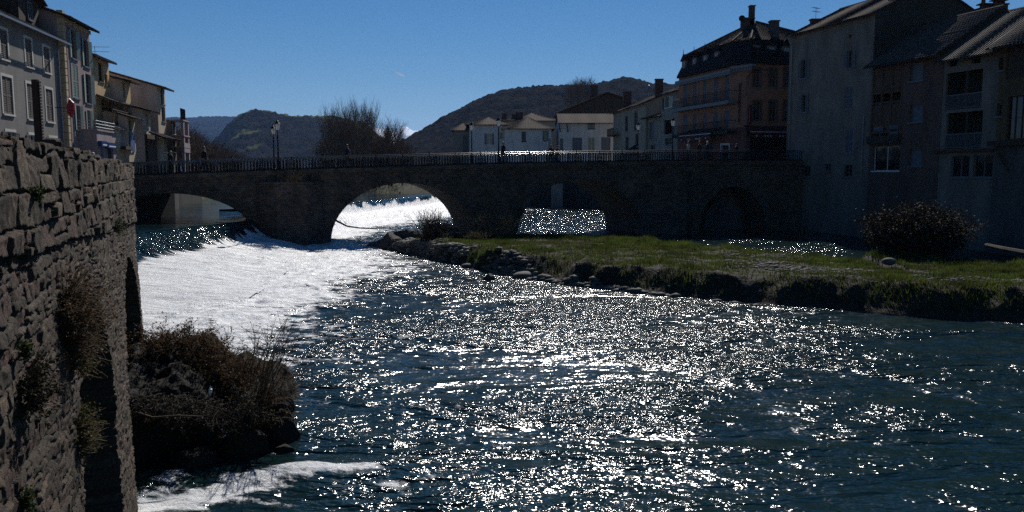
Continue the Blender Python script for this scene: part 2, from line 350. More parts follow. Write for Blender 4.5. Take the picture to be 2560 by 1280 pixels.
# ---------------------------------------------------------------- land
def slab(name, poly, z, z0, m, m2=None):
    g = MB(); n = len(poly)
    g.quad([(x, y, z) for x, y in poly])
    g.k = 1 if m2 else 0
    for i in range(n):
        a, b = poly[i], poly[(i+1) % n]; g.quad([(a[0], a[1], z0), (b[0], b[1], z0), (b[0], b[1], z), (a[0], a[1], z)])
    return struct(g.build(name, [m, m2] if m2 else m))
slab('street', [(-9.3, 17.6), (-27.6, 55.2), (-80, 55.2), (-80, -10), (-1.3, -10), (-1.3, 0.2)], 4.7, -1, 'paving', 'dark_render')
slab('bridge_approach', [(-27.6, 55.2), (-27.3, 64.9), (-32.2, 65.2), (-80, 65.2), (-80, 55.2)], 5.06, -1, 'asphalt', 'dark_render')
slab('left_bank', [(-32.2, 65.2), (-35.4, 86), (-37.5, 97), (-46, 110), (-62, 160), (-60, 260), (-400, 260), (-400, 65.2)], 4.4, -1, 'paving', 'dark_render')
slab('right_quay', [(27.6, 75.5), (24.6, 77.5), (23.6, 82), (18.8, 97), (11.4, 124.5), (9, 128.5), (-7, 131.5), (-9, 170), (20, 260), (260, 260), (260, 20), (60, 20), (43.6, 20)], 4.9, -1, 'paving', 'dark_render')
slab('far_meadow', [(-400, 260), (400, 260), (400, 600), (-400, 600)], 4.0, -1, 'turf')
# grassy foot of the left bank seen under the first arch
def bank_strip():
    xs = np.linspace(0, 1, 60); ts = np.linspace(0, 1, 10); P = np.array([(-37.0, 92), (-41, 103), (-36, 118), (-22, 132), (-14, 140), (-6, 133)]); Q = np.array([(-41, 92), (-47, 104), (-44, 124), (-24, 142), (-14, 150), (-6, 140)])
    A = polyl(P, xs*5); B = polyl(Q, xs*5)
    S, T = np.meshgrid(np.arange(60), ts, indexing='ij')
    X = A[:, 0][S]*(1-T)+B[:, 0][S]*T; Y = A[:, 1][S]*(1-T)+B[:, 1][S]*T
    Z = 1.6+T**.8*2.7+.3*fbm(X*.8, Y*.8, 3)
    return struct(npmesh('grass_bank', np.stack([X, Y, Z], -1).reshape(-1, 3), gridfaces(60, 10), 'turf'))
bank_strip()

# ---------------------------------------------------------------- grass island
IL = [(-10.6, 58.3), (-5.4, 50.5), (-1.2, 42.5), (3.0, 37.6), (7.4, 34), (13.8, 29.9), (18.3, 28.1), (24, 25.8), (33, 22)]
IU = [(-10.2, 60.5), (-6.0, 63.5), (1.2, 65.8), (7.5, 63.5), (11.8, 58.2), (16, 52), (21.0, 44.6), (26, 41.0), (38, 36)]
def island_h(S, T, X, Y):
    top = np.interp(S, [0, .6, 1.2, 2, 8], [.25, .55, .85, 1.0, 1.05])
    W = np.interp(S, range(9), [3, 13, 23, 27, 29, 27, 20.5, 18, 18]); d = T*W
    edge = 1.35+1.5*fbm(X*.42, Y*.42, 31, 3)*2
    edge = np.clip(edge, .5, 3.5)*np.interp(S, [0, 2, 4, 8], [1, 1.2, 1.5, 1.8])
    rise = sstep(0, 1, np.clip(d/edge, 0, 1))*.72+.28*sstep(0, 1, np.clip(d/.35, 0, 1))*.6+.28*.4*sstep(0, 1, np.clip(d/edge, 0, 1))
    h = -.35+(top+.35)*rise
    h = h+sstep(1.5, 3.0, d)*(.16*fbm(X*.35, Y*.35, 17, 4)*2+.10*fbm(X*1.3, Y*1.3, 18, 3)*2)+sstep(.2, 1.0, d)*.62*fbm(X*1.1, Y*1.1, 19, 4)*sstep(6, 2, d)+.05*fbm(X*2.5, Y*2.5, 20, 3)
    h = h-.62*sstep(.12, .85, T)*(S > 1.2)*np.where(S > 5.8, .35, 1)
    return h-sstep(1.6, 0, (1-T)*W)*1.2
def build_island():
    ns, nt = 420, 150
    s = np.linspace(0, 8-.001, ns); t = np.linspace(0, 1, nt)**1.4
    A = polyl(IL, s); B = polyl(IU, s); S, T = np.meshgrid(np.arange(ns), t, indexing='ij')
    X = A[:, 0][S]*(1-T)+B[:, 0][S]*T; Y = A[:, 1][S]*(1-T)+B[:, 1][S]*T; Z = island_h(s[S], T, X, Y)
    struct(npmesh('island', np.stack([X, Y, Z], -1).reshape(-1, 3), gridfaces(ns, nt), 'soil'))
build_island()
rs = np.random.RandomState(5)
def ip(s, t):
    A = polyl(IL, s); B = polyl(IU, s); X = A[..., 0]*(1-t)+B[..., 0]*t; Y = A[..., 1]*(1-t)+B[..., 1]*t
    return X, Y, island_h(s, t, X, Y)
STONY = lambda X, Y: fbm(X*.22+3, Y*.30, 41, 3)
def blades(name, X, Y, Z, H, Wd, m, lean=.5, mi=None):
    n = len(X); a = rs.uniform(0, 2*np.pi, n); la = rs.uniform(0, 2*np.pi, n); l = H*lean*rs.uniform(.2, 1, n)
    b1 = np.stack([X-np.cos(a)*Wd, Y-np.sin(a)*Wd, Z], -1); b2 = np.stack([X+np.cos(a)*Wd, Y+np.sin(a)*Wd, Z], -1)
    tp = np.stack([X+np.cos(la)*l, Y+np.sin(la)*l, Z+H], -1)
    V = np.stack([b1, b2, tp], 1).reshape(-1, 3); F = np.arange(3*n).reshape(-1, 3)
    return npmesh(name, V, F, m, smooth=False, mi=mi)
def island_grass():
    n = 190000; s = rs.uniform(.55, 7.9, n); t = rs.uniform(.0, 1, n)**.9; X, Y, Z = ip(s, t)
    W = np.interp(s, range(9), [3, 13, 23, 27, 29, 27, 20.5, 18, 18]); d = t*W
    tuft = fbm(X*.9, Y*.9, 51, 3); st = STONY(X, Y)
    stony = (st > .06) & (s > 4.6) & (s < 6.3) & (t > .2)
    keep = (Z > .22) & (d > .45) & (~stony | (rs.rand(n) < .12)) & ((tuft > -.12) | (rs.rand(n) < .25)) & ((s > 1.1) | (rs.rand(n) < s-.3))
    X, Y, Z, t, tuft, d, s = [q[keep] for q in (X, Y, Z, t, tuft, d, s)]
    H = (.05+.11*rs.rand(len(X)))*(1+4.5*np.clip(tuft, 0, 1))*np.where(t > .75, 1.5, 1.0)
    H = H*np.where(d < 5, 1.35, 1)
    pt = fbm(X*.55+9, Y*.7, 91, 4)
    dry = (rs.rand(len(X)) < np.clip(np.where(t > .75, .03, .28)+pt*3.2*np.where(t > .75, .3, 1), 0, .85)).astype(int)
    H = H*(1-.45*dry)
    o = blades('grass', X, Y, Z-.02, H, .018+.012*rs.rand(len(X)), ['grass_blade', 'dry_blade'], .6, dry); struct(o, 'stuff')
    tag(o, 'short green winter grass covering the river island', 'grass')
island_grass()
ICO_V, ICO_F = None, None
def ico():
    global ICO_V, ICO_F
    b = bmesh.new(); bmesh.ops.create_icosphere(b, subdivisions=1, radius=1)
    ICO_V = np.array([v.co[:] for v in b.verts]); ICO_F = np.array([[v.index for v in f.verts] for f in b.faces]); b.free()
ico()
def pebble_mesh(name, X, Y, Z, Rr, m):
    n = len(X); k = len(ICO_V)
    sx = Rr*rs.uniform(.8, 1.5, n); sy = Rr*rs.uniform(.7, 1.1, n); sz = Rr*rs.uniform(.35, .6, n); a = rs.uniform(0, np.pi, n)
    v = ICO_V[None]*np.stack([sx, sy, sz], -1)[:, None]*(1+.12*rs.uniform(-1, 1, (n, k, 1)))
    x = v[..., 0]*np.cos(a)[:, None]-v[..., 1]*np.sin(a)[:, None]+X[:, None]; y = v[..., 0]*np.sin(a)[:, None]+v[..., 1]*np.cos(a)[:, None]+Y[:, None]
    V = np.stack([x, y, v[..., 2]+Z[:, None]], -1).reshape(-1, 3); F = (ICO_F[None]+(np.arange(n)*k)[:, None, None]).reshape(-1, 3)
    return npmesh(name, V, F, m)
def pebbles():
    n = 7500; s = rs.uniform(0, 4.6, n); t = rs.rand(n)**2*.30; X, Y, Z = ip(s, t); W = np.interp(s, range(9), [3, 13, 23, 27, 29, 27, 20.5, 18, 18]); d = t*W
    lim = np.interp(s, [0, .8, 1.5, 2.2, 2.6, 3.2, 4.6], [4, 4.8, 2.2, 2.2, .9, .6, .25]); k = (d < lim) & (Z > -.12) & ((fbm(X*.4, Y*.4, 61, 2) > -.1) | (s < 1.3))
    A = (X[k], Y[k], Z[k]+.03, .09+.22*rs.rand(k.sum())**2)
    n = 6000; s = rs.uniform(4.3, 6.5, n); t = rs.uniform(.15, .98, n); X, Y, Z = ip(s, t); k = (STONY(X, Y) > .03) & (Z > 0)
    Bq = (X[k], Y[k], Z[k]+.01, .05+.10*rs.rand(k.sum())**2)
    n = 2600; s = rs.uniform(1, 7.8, n); t = rs.rand(n); X, Y, Z = ip(s, t); k = (Z > .1) & (rs.rand(n) < .2)
    Cq = (X[k], Y[k], Z[k]+.01, .04+.07*rs.rand(k.sum())**2)
    q = [np.concatenate([a, b, c]) for a, b, c in zip(A, Bq, Cq)]
    o = pebble_mesh('pebbles', *q, 'pebble'); struct(o, 'stuff'); tag(o, 'rounded grey river pebbles lying along the island bank', 'pebbles')
pebbles()
def boulder(px, py, z, w, h, label, m='rock', group=None, seed=1, dy=.8, round_=False):
    c = gnd(px, py, z); rg = random.Random(seed)
    b = bmesh.new(); bmesh.ops.create_icosphere(b, subdivisions=3, radius=1)
    cuts = [(Vector((rg.uniform(-1, 1), rg.uniform(-1, 1), rg.uniform(-.3, 1))).normalized(), rg.uniform(.55, .85)) for _ in range(0 if round_ else 9)]
    for v in b.verts:
        p = v.co.copy()
        for nn, dd in cuts:
            q = p.dot(nn)-dd
            if q > 0: p -= nn*q
        p *= 1+.04*float(fbm(p.x*3+seed, p.y*3+p.z*2, seed, 3))
        v.co = Vector((p.x*w/2, p.y*w/2*dy, p.z*h/2))
    me = bpy.data.meshes.new('boulder'); b.to_mesh(me); b.free(); me.materials.append(M[m])
    for p in me.polygons: p.use_smooth = round_
    o = bpy.data.objects.new('boulder', me); COL.objects.link(o); o.location = (c.x, c.y, z+h*.18)
    tag(o, label, 'boulder', group); return o
G = 'boulders along the island shore'
for i, (px, py, z, w, h, lab) in enumerate([
    (982, 622, 0, 1.9, 1.9, 'dark angular boulder at the very tip of the island'),
    (1012, 618, 0, 3.2, 2.3, 'largest dark angular boulder of the island tip group'),
    (1046, 612, .1, 2.3, 1.5, 'flat dark boulder behind the tip group beside the bare shrub'),
    (1002, 604, 0, 1.2, .9, 'low brown boulder behind the largest tip boulder'),
    (1032, 600, .1, 1.1, .7, 'small brown boulder beside the shadowed water of the tip'),
    (1122, 592, .3, 2.4, 1.5, 'dome shaped dark boulder right of the bare shrub'),
    (1070, 640, 0, 1.0, .5, 'half sunk dark stone below the bare shrub at the waterline')]):
    boulder(px, py, z, w, h, lab, 'rock', G, 10+i)
boulder(1222, 700, 0, .62, .5, 'small pointed black rock alone in the glittering water', 'rock', None, 31)
for i, (px, py, z, w, h, lab) in enumerate([
    (1318, 694, 0, 1.5, .5, 'long low grey stone at the left end of the cobble patch on the shore'),
    (1383, 690, .05, .75, .32, 'flat pale cobble right of the long low stone'),
    (1985, 757, 0, .62, .30, 'smooth pale oval stone at the waterline below the dark bank'),
    (2172, 757, .05, .45, .28, 'pair leading grey cobble under the right bank'),
    (2262, 778, 0, .62, .26, 'wide grey cobble half in the water under the right bank'),
    (2272, 730, .35, .42, .3, 'round grey stone lodged in the dark bank'),
    (2288, 762, .1, .34, .28, 'small upright grey stone above the wide cobble'),
    (2382, 790, 0, .6, .26, 'slanting grey stone at the far right waterline'),
    (2222, 657, .95, .7, .38, 'pale rounded stone on the grass beside the big bush'),
    (2190, 715, .6, .34, .2, 'small pale stone on the broken turf edge'),
    (1130, 645, .1, .95, .5, 'rounded brown cobble on the stony shore below the grass'),
    (1170, 668, 0, .8, .34, 'domed grey cobble at the water edge of the stony shore'),
    (1265, 688, 0, .55, .3, 'little grey cobble next to the long low stone'),
    (1340, 672, .25, .5, .4, 'upright round grey cobble above the cobble patch')]):
    boulder(px, py, z, w, h, lab, 'pebble', 'loose river stones on the island', 50+i, .7, True)

# ---------------------------------------------------------------- plants
def twiggy(mb, base, n, L, spread, r=.012, sub=3, up=1.0, rg=rnd, droop=0, leaf=None, leafs=3, lr=.03, n3=3):
    leaves = []
    for i in range(n):
        a = rg.uniform(0, 2*math.pi); e = rg.uniform(0, 1)**.7*spread
        d = Vector((math.cos(a)*e, math.sin(a)*e, up)).normalized(); l = L*rg.uniform(.55, 1.05)
        p = Vector(base)+Vector((math.cos(a), math.sin(a), 0))*rg.uniform(0, .15)*L; pts = [p]
        for k in range(4):
            d = (d+Vector((rg.uniform(-.25, .25), rg.uniform(-.25, .25), rg.uniform(-.15, .15)-droop*k*.15))).normalized(); p = p+d*l/4; pts.append(p)
        mb.tube(pts, [r, r*.8, r*.6, r*.45, r*.3], n3, cap=False)
        for j in range(sub):
            k = rg.randint(1, 4); q = pts[k]; d2 = (pts[k]-pts[k-1]).normalized(); d2 = (d2+Vector((rg.uniform(-1, 1), rg.uniform(-1, 1), rg.uniform(-.4, .6)))*.8).normalized()
            l2 = l*rg.uniform(.15, .4); q2 = q+d2*l2; mb.tube([q, q+d2*l2*.5+Vector((0, 0, rg.uniform(-.05, .05)*l)), q2], [r*.5, r*.4, r*.25], n3, cap=False)
            if leaf:
                for z in range(leafs): leaves.append(q+(q2-q)*rg.random())
    if leaf:
        for p in leaves:
            p = p+Vector([rg.uniform(-1, 1)*lr for _ in range(3)]); a = Vector([rg.uniform(-1, 1) for _ in range(3)]).normalized()*lr; b = a.cross(Vector([rg.uniform(-1, 1) for _ in range(3)])).normalized()*lr*.7
            mb.quad([p-a, p+b, p+a, p-b], leaf)
def tree_mesh(h, levels, seed, tr=.25, spread=.45, up=.35, kids=(5, 5, 4, 4), segs=4, first=.25, thin=.012, shape=1.0):
    rg = random.Random(seed); mb = MB()
    crown = MB()
    def grow(p, d, l, r, lv, tgt):
        pts = [p.copy()]; rr = [r]
        n = segs if lv < 2 else 3
        for k in range(n):
            d = (d+Vector((rg.uniform(-1, 1), rg.uniform(-1, 1), rg.uniform(-.3, .6)))*(.10 if lv == 0 else .18)+Vector((0, 0, up*.25 if lv else 0))).normalized()
            p = p+d*l/n; pts.append(p.copy()); rr.append(max(thin*.6, r*(1-(k+1)/n*.75)))
        tgt.tube(pts, rr, 6 if lv == 0 else (4 if lv == 1 else 3), cap=False)
        if lv >= levels: return
        m = kids[min(lv, len(kids)-1)]
        for j in range(m):
            f = (first+(1-first)*(j+rg.random())/m) if lv == 0 else rg.uniform(.2, 1)
            i = min(int(f*n), n-1); q = pts[i].lerp(pts[i+1], f*n-i) if i < n else pts[-1]
            a = rg.uniform(0, 2*math.pi) if lv else 2.4*j+rg.uniform(-.4, .4)
            side = Vector((math.cos(a), math.sin(a), 0)); d2 = (d*(1-spread)+side*spread+Vector((0, 0, up*.5))).normalized()
            l2 = l*(.62-.28*f if lv == 0 else rg.uniform(.4, .62))*shape
            grow(q, d2, l2, max(thin, rr[i]*.55), lv+1, crown)
    grow(Vector((0, 0, 0)), Vector((0, 0, 1)), h, tr, 0, mb)
    return mb, crown
def make_tree(name, label, loc, mbs, group=None, scale=1, rz=0, mats=('bark', 'twig_brown')):
    t = thing(name, label, 'tree', loc, group)
    save = t.location.copy(); t.location = (0, 0, 0)
    mbs[0].build('trunk', mats[0], t); mbs[1].build('crown', mats[1], t); t.location = save
    t.scale = (scale,)*3; t.rotation_euler.z = rz; return t
# ---------------------------------------------------------------- the near retaining wall
WO = Vector((-.95, 0)); WD = Vector((-.425, 1)).normalized(); WN = Vector((WD.y, -WD.x))     # along, outward (to the river)
def whit(x, y):
    d = ray(x, y); den = d.x*WN.x+d.y*WN.y; k = (WO.x*WN.x+WO.y*WN.y)/den; p = d*k
    return (p.x-WO.x)*WD.x+(p.y-WO.y)*WD.y, EYE+p.z
def wpt(u, z, w=0): return (WO.x+WD.x*u+WN.x*w, WO.y+WD.y*u+WN.y*w, z)
def wall_material():
    m = bpy.data.materials.new('rubble_masonry'); m.use_nodes = True; nt = m.node_tree; N = nt.nodes; L = nt.links; b = N['Principled BSDF']
    b.inputs['Roughness'].default_value = .85; b.inputs['Specular IOR Level'].default_value = .3
    def at_(n): a = N.new('ShaderNodeAttribute'); a.attribute_name = n; return a.outputs['Fac']
    tc = N.new('ShaderNodeTexCoord')
    r = N.new('ShaderNodeValToRGB'); L.new(at_('sid'), r.inputs[0]); e = r.color_ramp.elements
    e[0].color = (.115, .078, .066, 1); e[1].color = (.19, .155, .12, 1); q = e.new(.25); q.color = (.135, .10, .088, 1); q = e.new(.5); q.color = (.06, .05, .042, 1); q = e.new(.75); q.color = (.10, .088, .07, 1)
    n = N.new('ShaderNodeTexNoise'); n.inputs['Scale'].default_value = 22; n.inputs['Detail'].default_value = 9; n.inputs['Roughness'].default_value = .85; L.new(tc.outputs['Object'], n.inputs['Vector'])
    r2 = N.new('ShaderNodeValToRGB'); r2.color_ramp.elements[0].position = .40; r2.color_ramp.elements[1].position = .62; r2.color_ramp.elements[0].color = (.22, .22, .21, 1); r2.color_ramp.elements[1].color = (1.62, 1.42, 1.26, 1)
    L.new(n.outputs['Fac'], r2.inputs[0])
    mx = N.new('ShaderNodeMix'); mx.data_type = 'RGBA'; mx.blend_type = 'MULTIPLY'; mx.inputs[0].default_value = 1; L.new(r.outputs[0], mx.inputs[6]); L.new(r2.outputs[0], mx.inputs[7])
    # mortar / joints
    mo = N.new('ShaderNodeMix'); mo.data_type = 'RGBA'; L.new(at_('joint'), mo.inputs[0]); L.new(mx.outputs[2], mo.inputs[6]); mo.inputs[7].default_value = (.13, .115, .095, 1)
    ms = N.new('ShaderNodeTexNoise'); ms.inputs['Scale'].default_value = 1.3; ms.inputs['Detail'].default_value = 6; L.new(tc.outputs['Object'], ms.inputs['Vector'])
    r3 = N.new('ShaderNodeMapRange'); L.new(ms.outputs['Fac'], r3.inputs[0]); r3.inputs[1].default_value = .52; r3.inputs[2].default_value = .68; r3.inputs[4].default_value = .6
    mm = N.new('ShaderNodeMix'); mm.data_type = 'RGBA'; L.new(r3.outputs[0], mm.inputs[0]); L.new(mo.outputs[2], mm.inputs[6]); mm.inputs[7].default_value = (.06, .055, .035, 1)
    L.new(mm.outputs[2], b.inputs['Base Color'])
    n2 = N.new('ShaderNodeTexNoise'); n2.inputs['Scale'].default_value = 26; n2.inputs['Detail'].default_value = 9; n2.inputs['Roughness'].default_value = .82; L.new(tc.outputs['Object'], n2.inputs['Vector'])
    bp = N.new('ShaderNodeBump'); bp.inputs['Strength'].default_value = 1; bp.inputs['Distance'].default_value = .06; L.new(n2.outputs['Fac'], bp.inputs['Height']); L.new(bp.outputs[0], b.inputs['Normal'])
    M['rubble_masonry'] = m
wall_material()
def near_wall():
    UE = whit(322, 412)[0]; ZT = whit(322, 411)[1]
    nu, nz = 1000, 560
    u = np.exp(np.linspace(math.log(1.6), math.log(UE), nu)); zz = np.linspace(-.6, ZT, nz)
    U, Z = np.meshgrid(u, zz, indexing='ij')
    ja, jb = whit(0, 648), whit(320, 556); zj = ja[1]+(U-ja[0])*(jb[1]-ja[1])/(jb[0]-ja[0])+.10*fbm(U*1.1, U*0, 3, 3)
    upper = sstep(-.01, .01, Z-zj)
    uw, zw = U+.09*fbm(U*2.0, Z*2.0, 21, 4), Z+.09*fbm(U*2.0, Z*2.0, 25, 4)
    def blocks(x, z, cw, rh, s):
        k = z/rh; i = np.floor(k); lo = i+.5*(_h(i, i*0, s)-.5); hi = i+1+.5*(_h(i+1, i*0, s)-.5)
        r = np.where(k < lo, i-1, np.where(k >= hi, i+1, i)); lo = r+.5*(_h(r, r*0, s)-.5); hi = r+1+.5*(_h(r+1, r*0, s)-.5)
        q = x/cw+_h(r, r*0+5, s)*9; j = np.floor(q); jl = j+.75*(_h(j, r, s+1)-.5); jh = j+1+.75*(_h(j+1, r, s+1)-.5)
        c = np.where(q < jl, j-1, np.where(q >= jh, j+1, j)); jl = c+.75*(_h(c, r, s+1)-.5); jh = c+1+.75*(_h(c+1, r, s+1)-.5)
        # some stones split in two courses
        dz = np.minimum(k-lo, hi-k)*rh; dx = np.minimum(q-jl, jh-q)*cw; sp = _h(c, r, s+7) > .72; mid = (lo+hi)/2+.2*(_h(c, r, s+8)-.5)
        dz = np.where(sp, np.minimum(dz, np.abs(k-mid)*rh), dz); idv = _h(c+np.where(sp & (k > mid), 37, 0), r, s+3)
        lx = (q-(jl+jh)/2)*cw; lz = (k-(lo+hi)/2)*rh
        return np.minimum(dz, dx), idv, lx*.07*(_h(c, r, s+12)-.5)*2+lz*.16*(_h(c, r, s+13)-.5)*2
    fu_, ai, ta = blocks(uw, zw, .44, .25, 4); fl_, bi, tb = blocks(uw+.05*fbm(U*6, Z*6, 5, 2), zw+.05*fbm(U*6, Z*6, 6, 2)+.05*U*fbm(U*.5, Z*.5, 8, 2), .27, .10, 9)
    f = np.where(upper > .5, fu_, fl_)+.012*fbm(U*18, Z*18, 7, 3)*2; sid = np.where(upper > .5, ai, bi)
    body = np.where(upper > .5, sstep(.002, .013, f), sstep(.001, .010, f)); vf = voronoi((U+Z*.2)/.085, Z/.07, 61)[0]
    big = fbm(U*.6, Z*.6, 2, 3)
    rel = (np.where(upper > .5, .026+.03*sid, .022*sid+.010)+np.where(upper > .5, ta, tb)+.010*vf)*body+.022*fbm(U*9, Z*9, 33, 6)*2+.05*big+.03*fbm(U*3, Z*3, 35, 3)
    W = rel+.03*(5.6-Z)
    W = W+np.where(upper > .5, .02, 0)
    # recesses with arched heads
    opn = np.zeros(U.shape)
    for (xl, yl, xr, yr, xa, ya, lo) in ((158, 1040, 263, 1040, 203, 745, .72), (299, 1040, 341, 880, 297, 668, .62)):
        ul, ur = whit(xl, yl)[0], whit(xr, yr)[0]; za = whit(xa, ya)[1]
        c, h = (ul+ur)/2, (ur-ul)/2; zs = za-h*lo*1.3
        e = .06*fbm(U*4, Z*4, 44, 3)
        q = np.abs(U-c)/h+e
        ins = (q < 1) & (Z < zs+(za-zs)*np.sqrt(np.clip(1-np.clip(q, 0, 1)**2, 0, 1)))
        opn = np.where(ins, 1, opn)
    W = np.where(opn > 0, W*.5-1.9, W)
    Z = Z+np.where(zz[None, :] > ZT-.25, .05*(ai-.5)*2*sstep(ZT-.25, ZT, Z), 0)
    Z = Z+.045*np.clip(1-(U-3)/7, 0, 1.2)*sstep(ZT-1.2, ZT, Z)
    P = np.stack([WO.x+WD.x*U+WN.x*W, WO.y+WD.y*U+WN.y*W, Z], -1)
    # top and end return
    back = P[:, -1:, :].copy(); back[..., 0] -= WN.x*.55; back[..., 1] -= WN.y*.55
    P = np.concatenate([P, back], 1)
    endr = P[-1:, :, :].copy(); wv = .6; endr[..., 0] -= WN.x*.9; endr[..., 1] -= WN.y*.9
    P = np.concatenate([P, endr], 0)
    pad = lambda A, v: np.concatenate([np.concatenate([A, np.full((nu, 1), v)], 1), np.full((1, nz+1), v)], 0)
    jt = np.where(upper > .5, (1-body)*.25, (1-body)*.8)
    t = thing('stone_wall', 'high rubble stone retaining wall with dark arched recesses at the left edge', 'wall', (WO.x+WD.x*10, WO.y+WD.y*10, 0))
    npmesh('masonry', P.reshape(-1, 3), gridfaces(nu+1, nz+1), 'rubble_masonry', t, smooth=True, attrs={'sid': pad(sid, .4), 'joint': pad(jt, 0)})
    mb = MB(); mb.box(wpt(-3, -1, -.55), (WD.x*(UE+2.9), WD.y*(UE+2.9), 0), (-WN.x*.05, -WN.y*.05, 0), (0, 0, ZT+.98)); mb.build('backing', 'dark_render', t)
    return UE, ZT
UE, ZT = near_wall()
def wall_shrub(px, py, size, n, label, leafm, seed, spread=1.2, drop=0.0, name='shrub'):
    u, z = whit(px, py); rg = random.Random(seed); p = Vector(wpt(u, z, .10))
    t = thing(name, label, 'shrub', p); mb = MB(); lf = MB()
    for i in range(n):
        d = Vector((WN.x*rg.uniform(.1, .9)+WD.x*rg.uniform(-1, 1)*spread, WN.y*rg.uniform(.1, .9)+WD.y*rg.uniform(-1, 1)*spread, rg.uniform(-.5, 1)-drop)).normalized()
        q = p+Vector((WD.x, WD.y, 0))*rg.uniform(-.35, .35)*size+Vector((0, 0, rg.uniform(-.4, .4)*size)); l = size*rg.uniform(.3, .8); pts = [q]
        for k in range(3): d = (d+Vector([rg.uniform(-.3, .3) for _ in range(3)])).normalized(); q = q+d*l/3; pts.append(q)
        mb.tube(pts, [.004, .003, .002, .0012], 3, cap=False)
        for j in range(9):
            k = rg.randint(0, 2); c = pts[k].lerp(pts[k+1], rg.random())+Vector([rg.uniform(-.03, .03) for _ in range(3)])
            a = Vector([rg.uniform(-1, 1) for _ in range(3)]).normalized()*rg.uniform(.006, .014); b = a.cross(Vector([rg.uniform(-1, 1) for _ in range(3)])).normalized()*a.length*.8
            lf.quad([c-a, c+b, c+a, c-b])
    mb.build('twigs', 'twig_tan', t); lf.build('leaves', leafm, t); return t
wall_shrub(135, 800, .55, 420, 'large brown dry shrub growing out of the stone wall above the first recess', 'leaf_brown', 3, 1.3, .1)
wall_shrub(150, 880, .32, 160, 'ochre tuft hanging below the large brown wall shrub', 'leaf_olive', 4, 1.2, .3)
wall_shrub(160, 1095, .32, 190, 'small olive green shrub low on the wall beside the first recess', 'leaf_olive', 5, 1.0)
wall_shrub(20, 985, .26, 160, 'dark tuft at the left picture edge on the wall', 'leaf_dark', 6, 1.0)
wall_shrub(4, 880, .07, 26, 'tiny bright green sprig at the left edge of the wall', 'leaf_green', 7, .8)
wall_shrub(6, 1262, .08, 30, 'green sprig low on the wall in the bottom left corner', 'leaf_green', 8, .8)
wall_shrub(40, 485, .055, 22, 'tiny green fern in an upper wall joint', 'leaf_green', 9, .8)
wall_shrub(272, 570, .22, 60, 'small green plant rooted where coursed blocks meet rubble', 'leaf_green', 10, .8)

# ---------------------------------------------------------------- the brushy rock mound at the wall foot
M['mound_rock'] = mat('mound_rock', (.016, .014, .011), .95, .5, 3, .9, 9, bdist=.08)  # rock colour darkened to carry the shade on the mound
def mound():
    nx, ny = 150, 150; X, Y = np.meshgrid(np.linspace(-9.2, -3.9, nx), np.linspace(12.6, 21, ny), indexing='ij')
    cx, cy = -7.3, 16.9
    r = (np.abs((X-cx)/2.15)**3.4+np.abs((Y-cy-.25*(X-cx))/2.35)**3.4)
    r = r*(1+1.1*fbm(X*1.1, Y*1.1, 71, 4))
    H = np.interp(X, [-9, -7.2, -6, -4.9, -4.5], [1.8, 1.7, 1.15, .8, .6])
    rg_ = 1-2*np.abs(fbm(X*.9+2, Y*.9, 75, 4))*2
    Z = H*np.clip(1-r, 0, 1)**.35*(.72+.28*rg_)+.75*fbm(X*1.5, Y*1.5, 72, 5)*(r < 1)-.25*(r > 1)
    t = thing('rocky_mound', 'overgrown rock mound with shade-darkened rock at the foot of the stone wall', 'rock mound', (cx, cy, 0))
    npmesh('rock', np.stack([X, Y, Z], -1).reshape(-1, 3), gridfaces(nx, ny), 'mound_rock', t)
    mb = MB(); rg = random.Random(5)
    for (x, y, z, s) in ((-5.1, 15.3, .85, .6), (-4.95, 15.4, .5, .45), (-5.3, 15.0, .4, .5)):
        for i in range(240):
            p = Vector((x+rg.gauss(0, .18)*s*2, y+rg.gauss(0, .2)*s, z+rg.gauss(0, .14)*s*2)); d = Vector((rg.uniform(-.5, .6), rg.uniform(-1, -.1), rg.uniform(-1, .5))).normalized()*rg.uniform(.06, .16)
            sd = d.cross(Vector((0, 0, 1))).normalized()*.006; mb.quad([p-sd, p+sd, p+d])
    mb.build('dry_grass_tuft', 'moss', t)
mound()
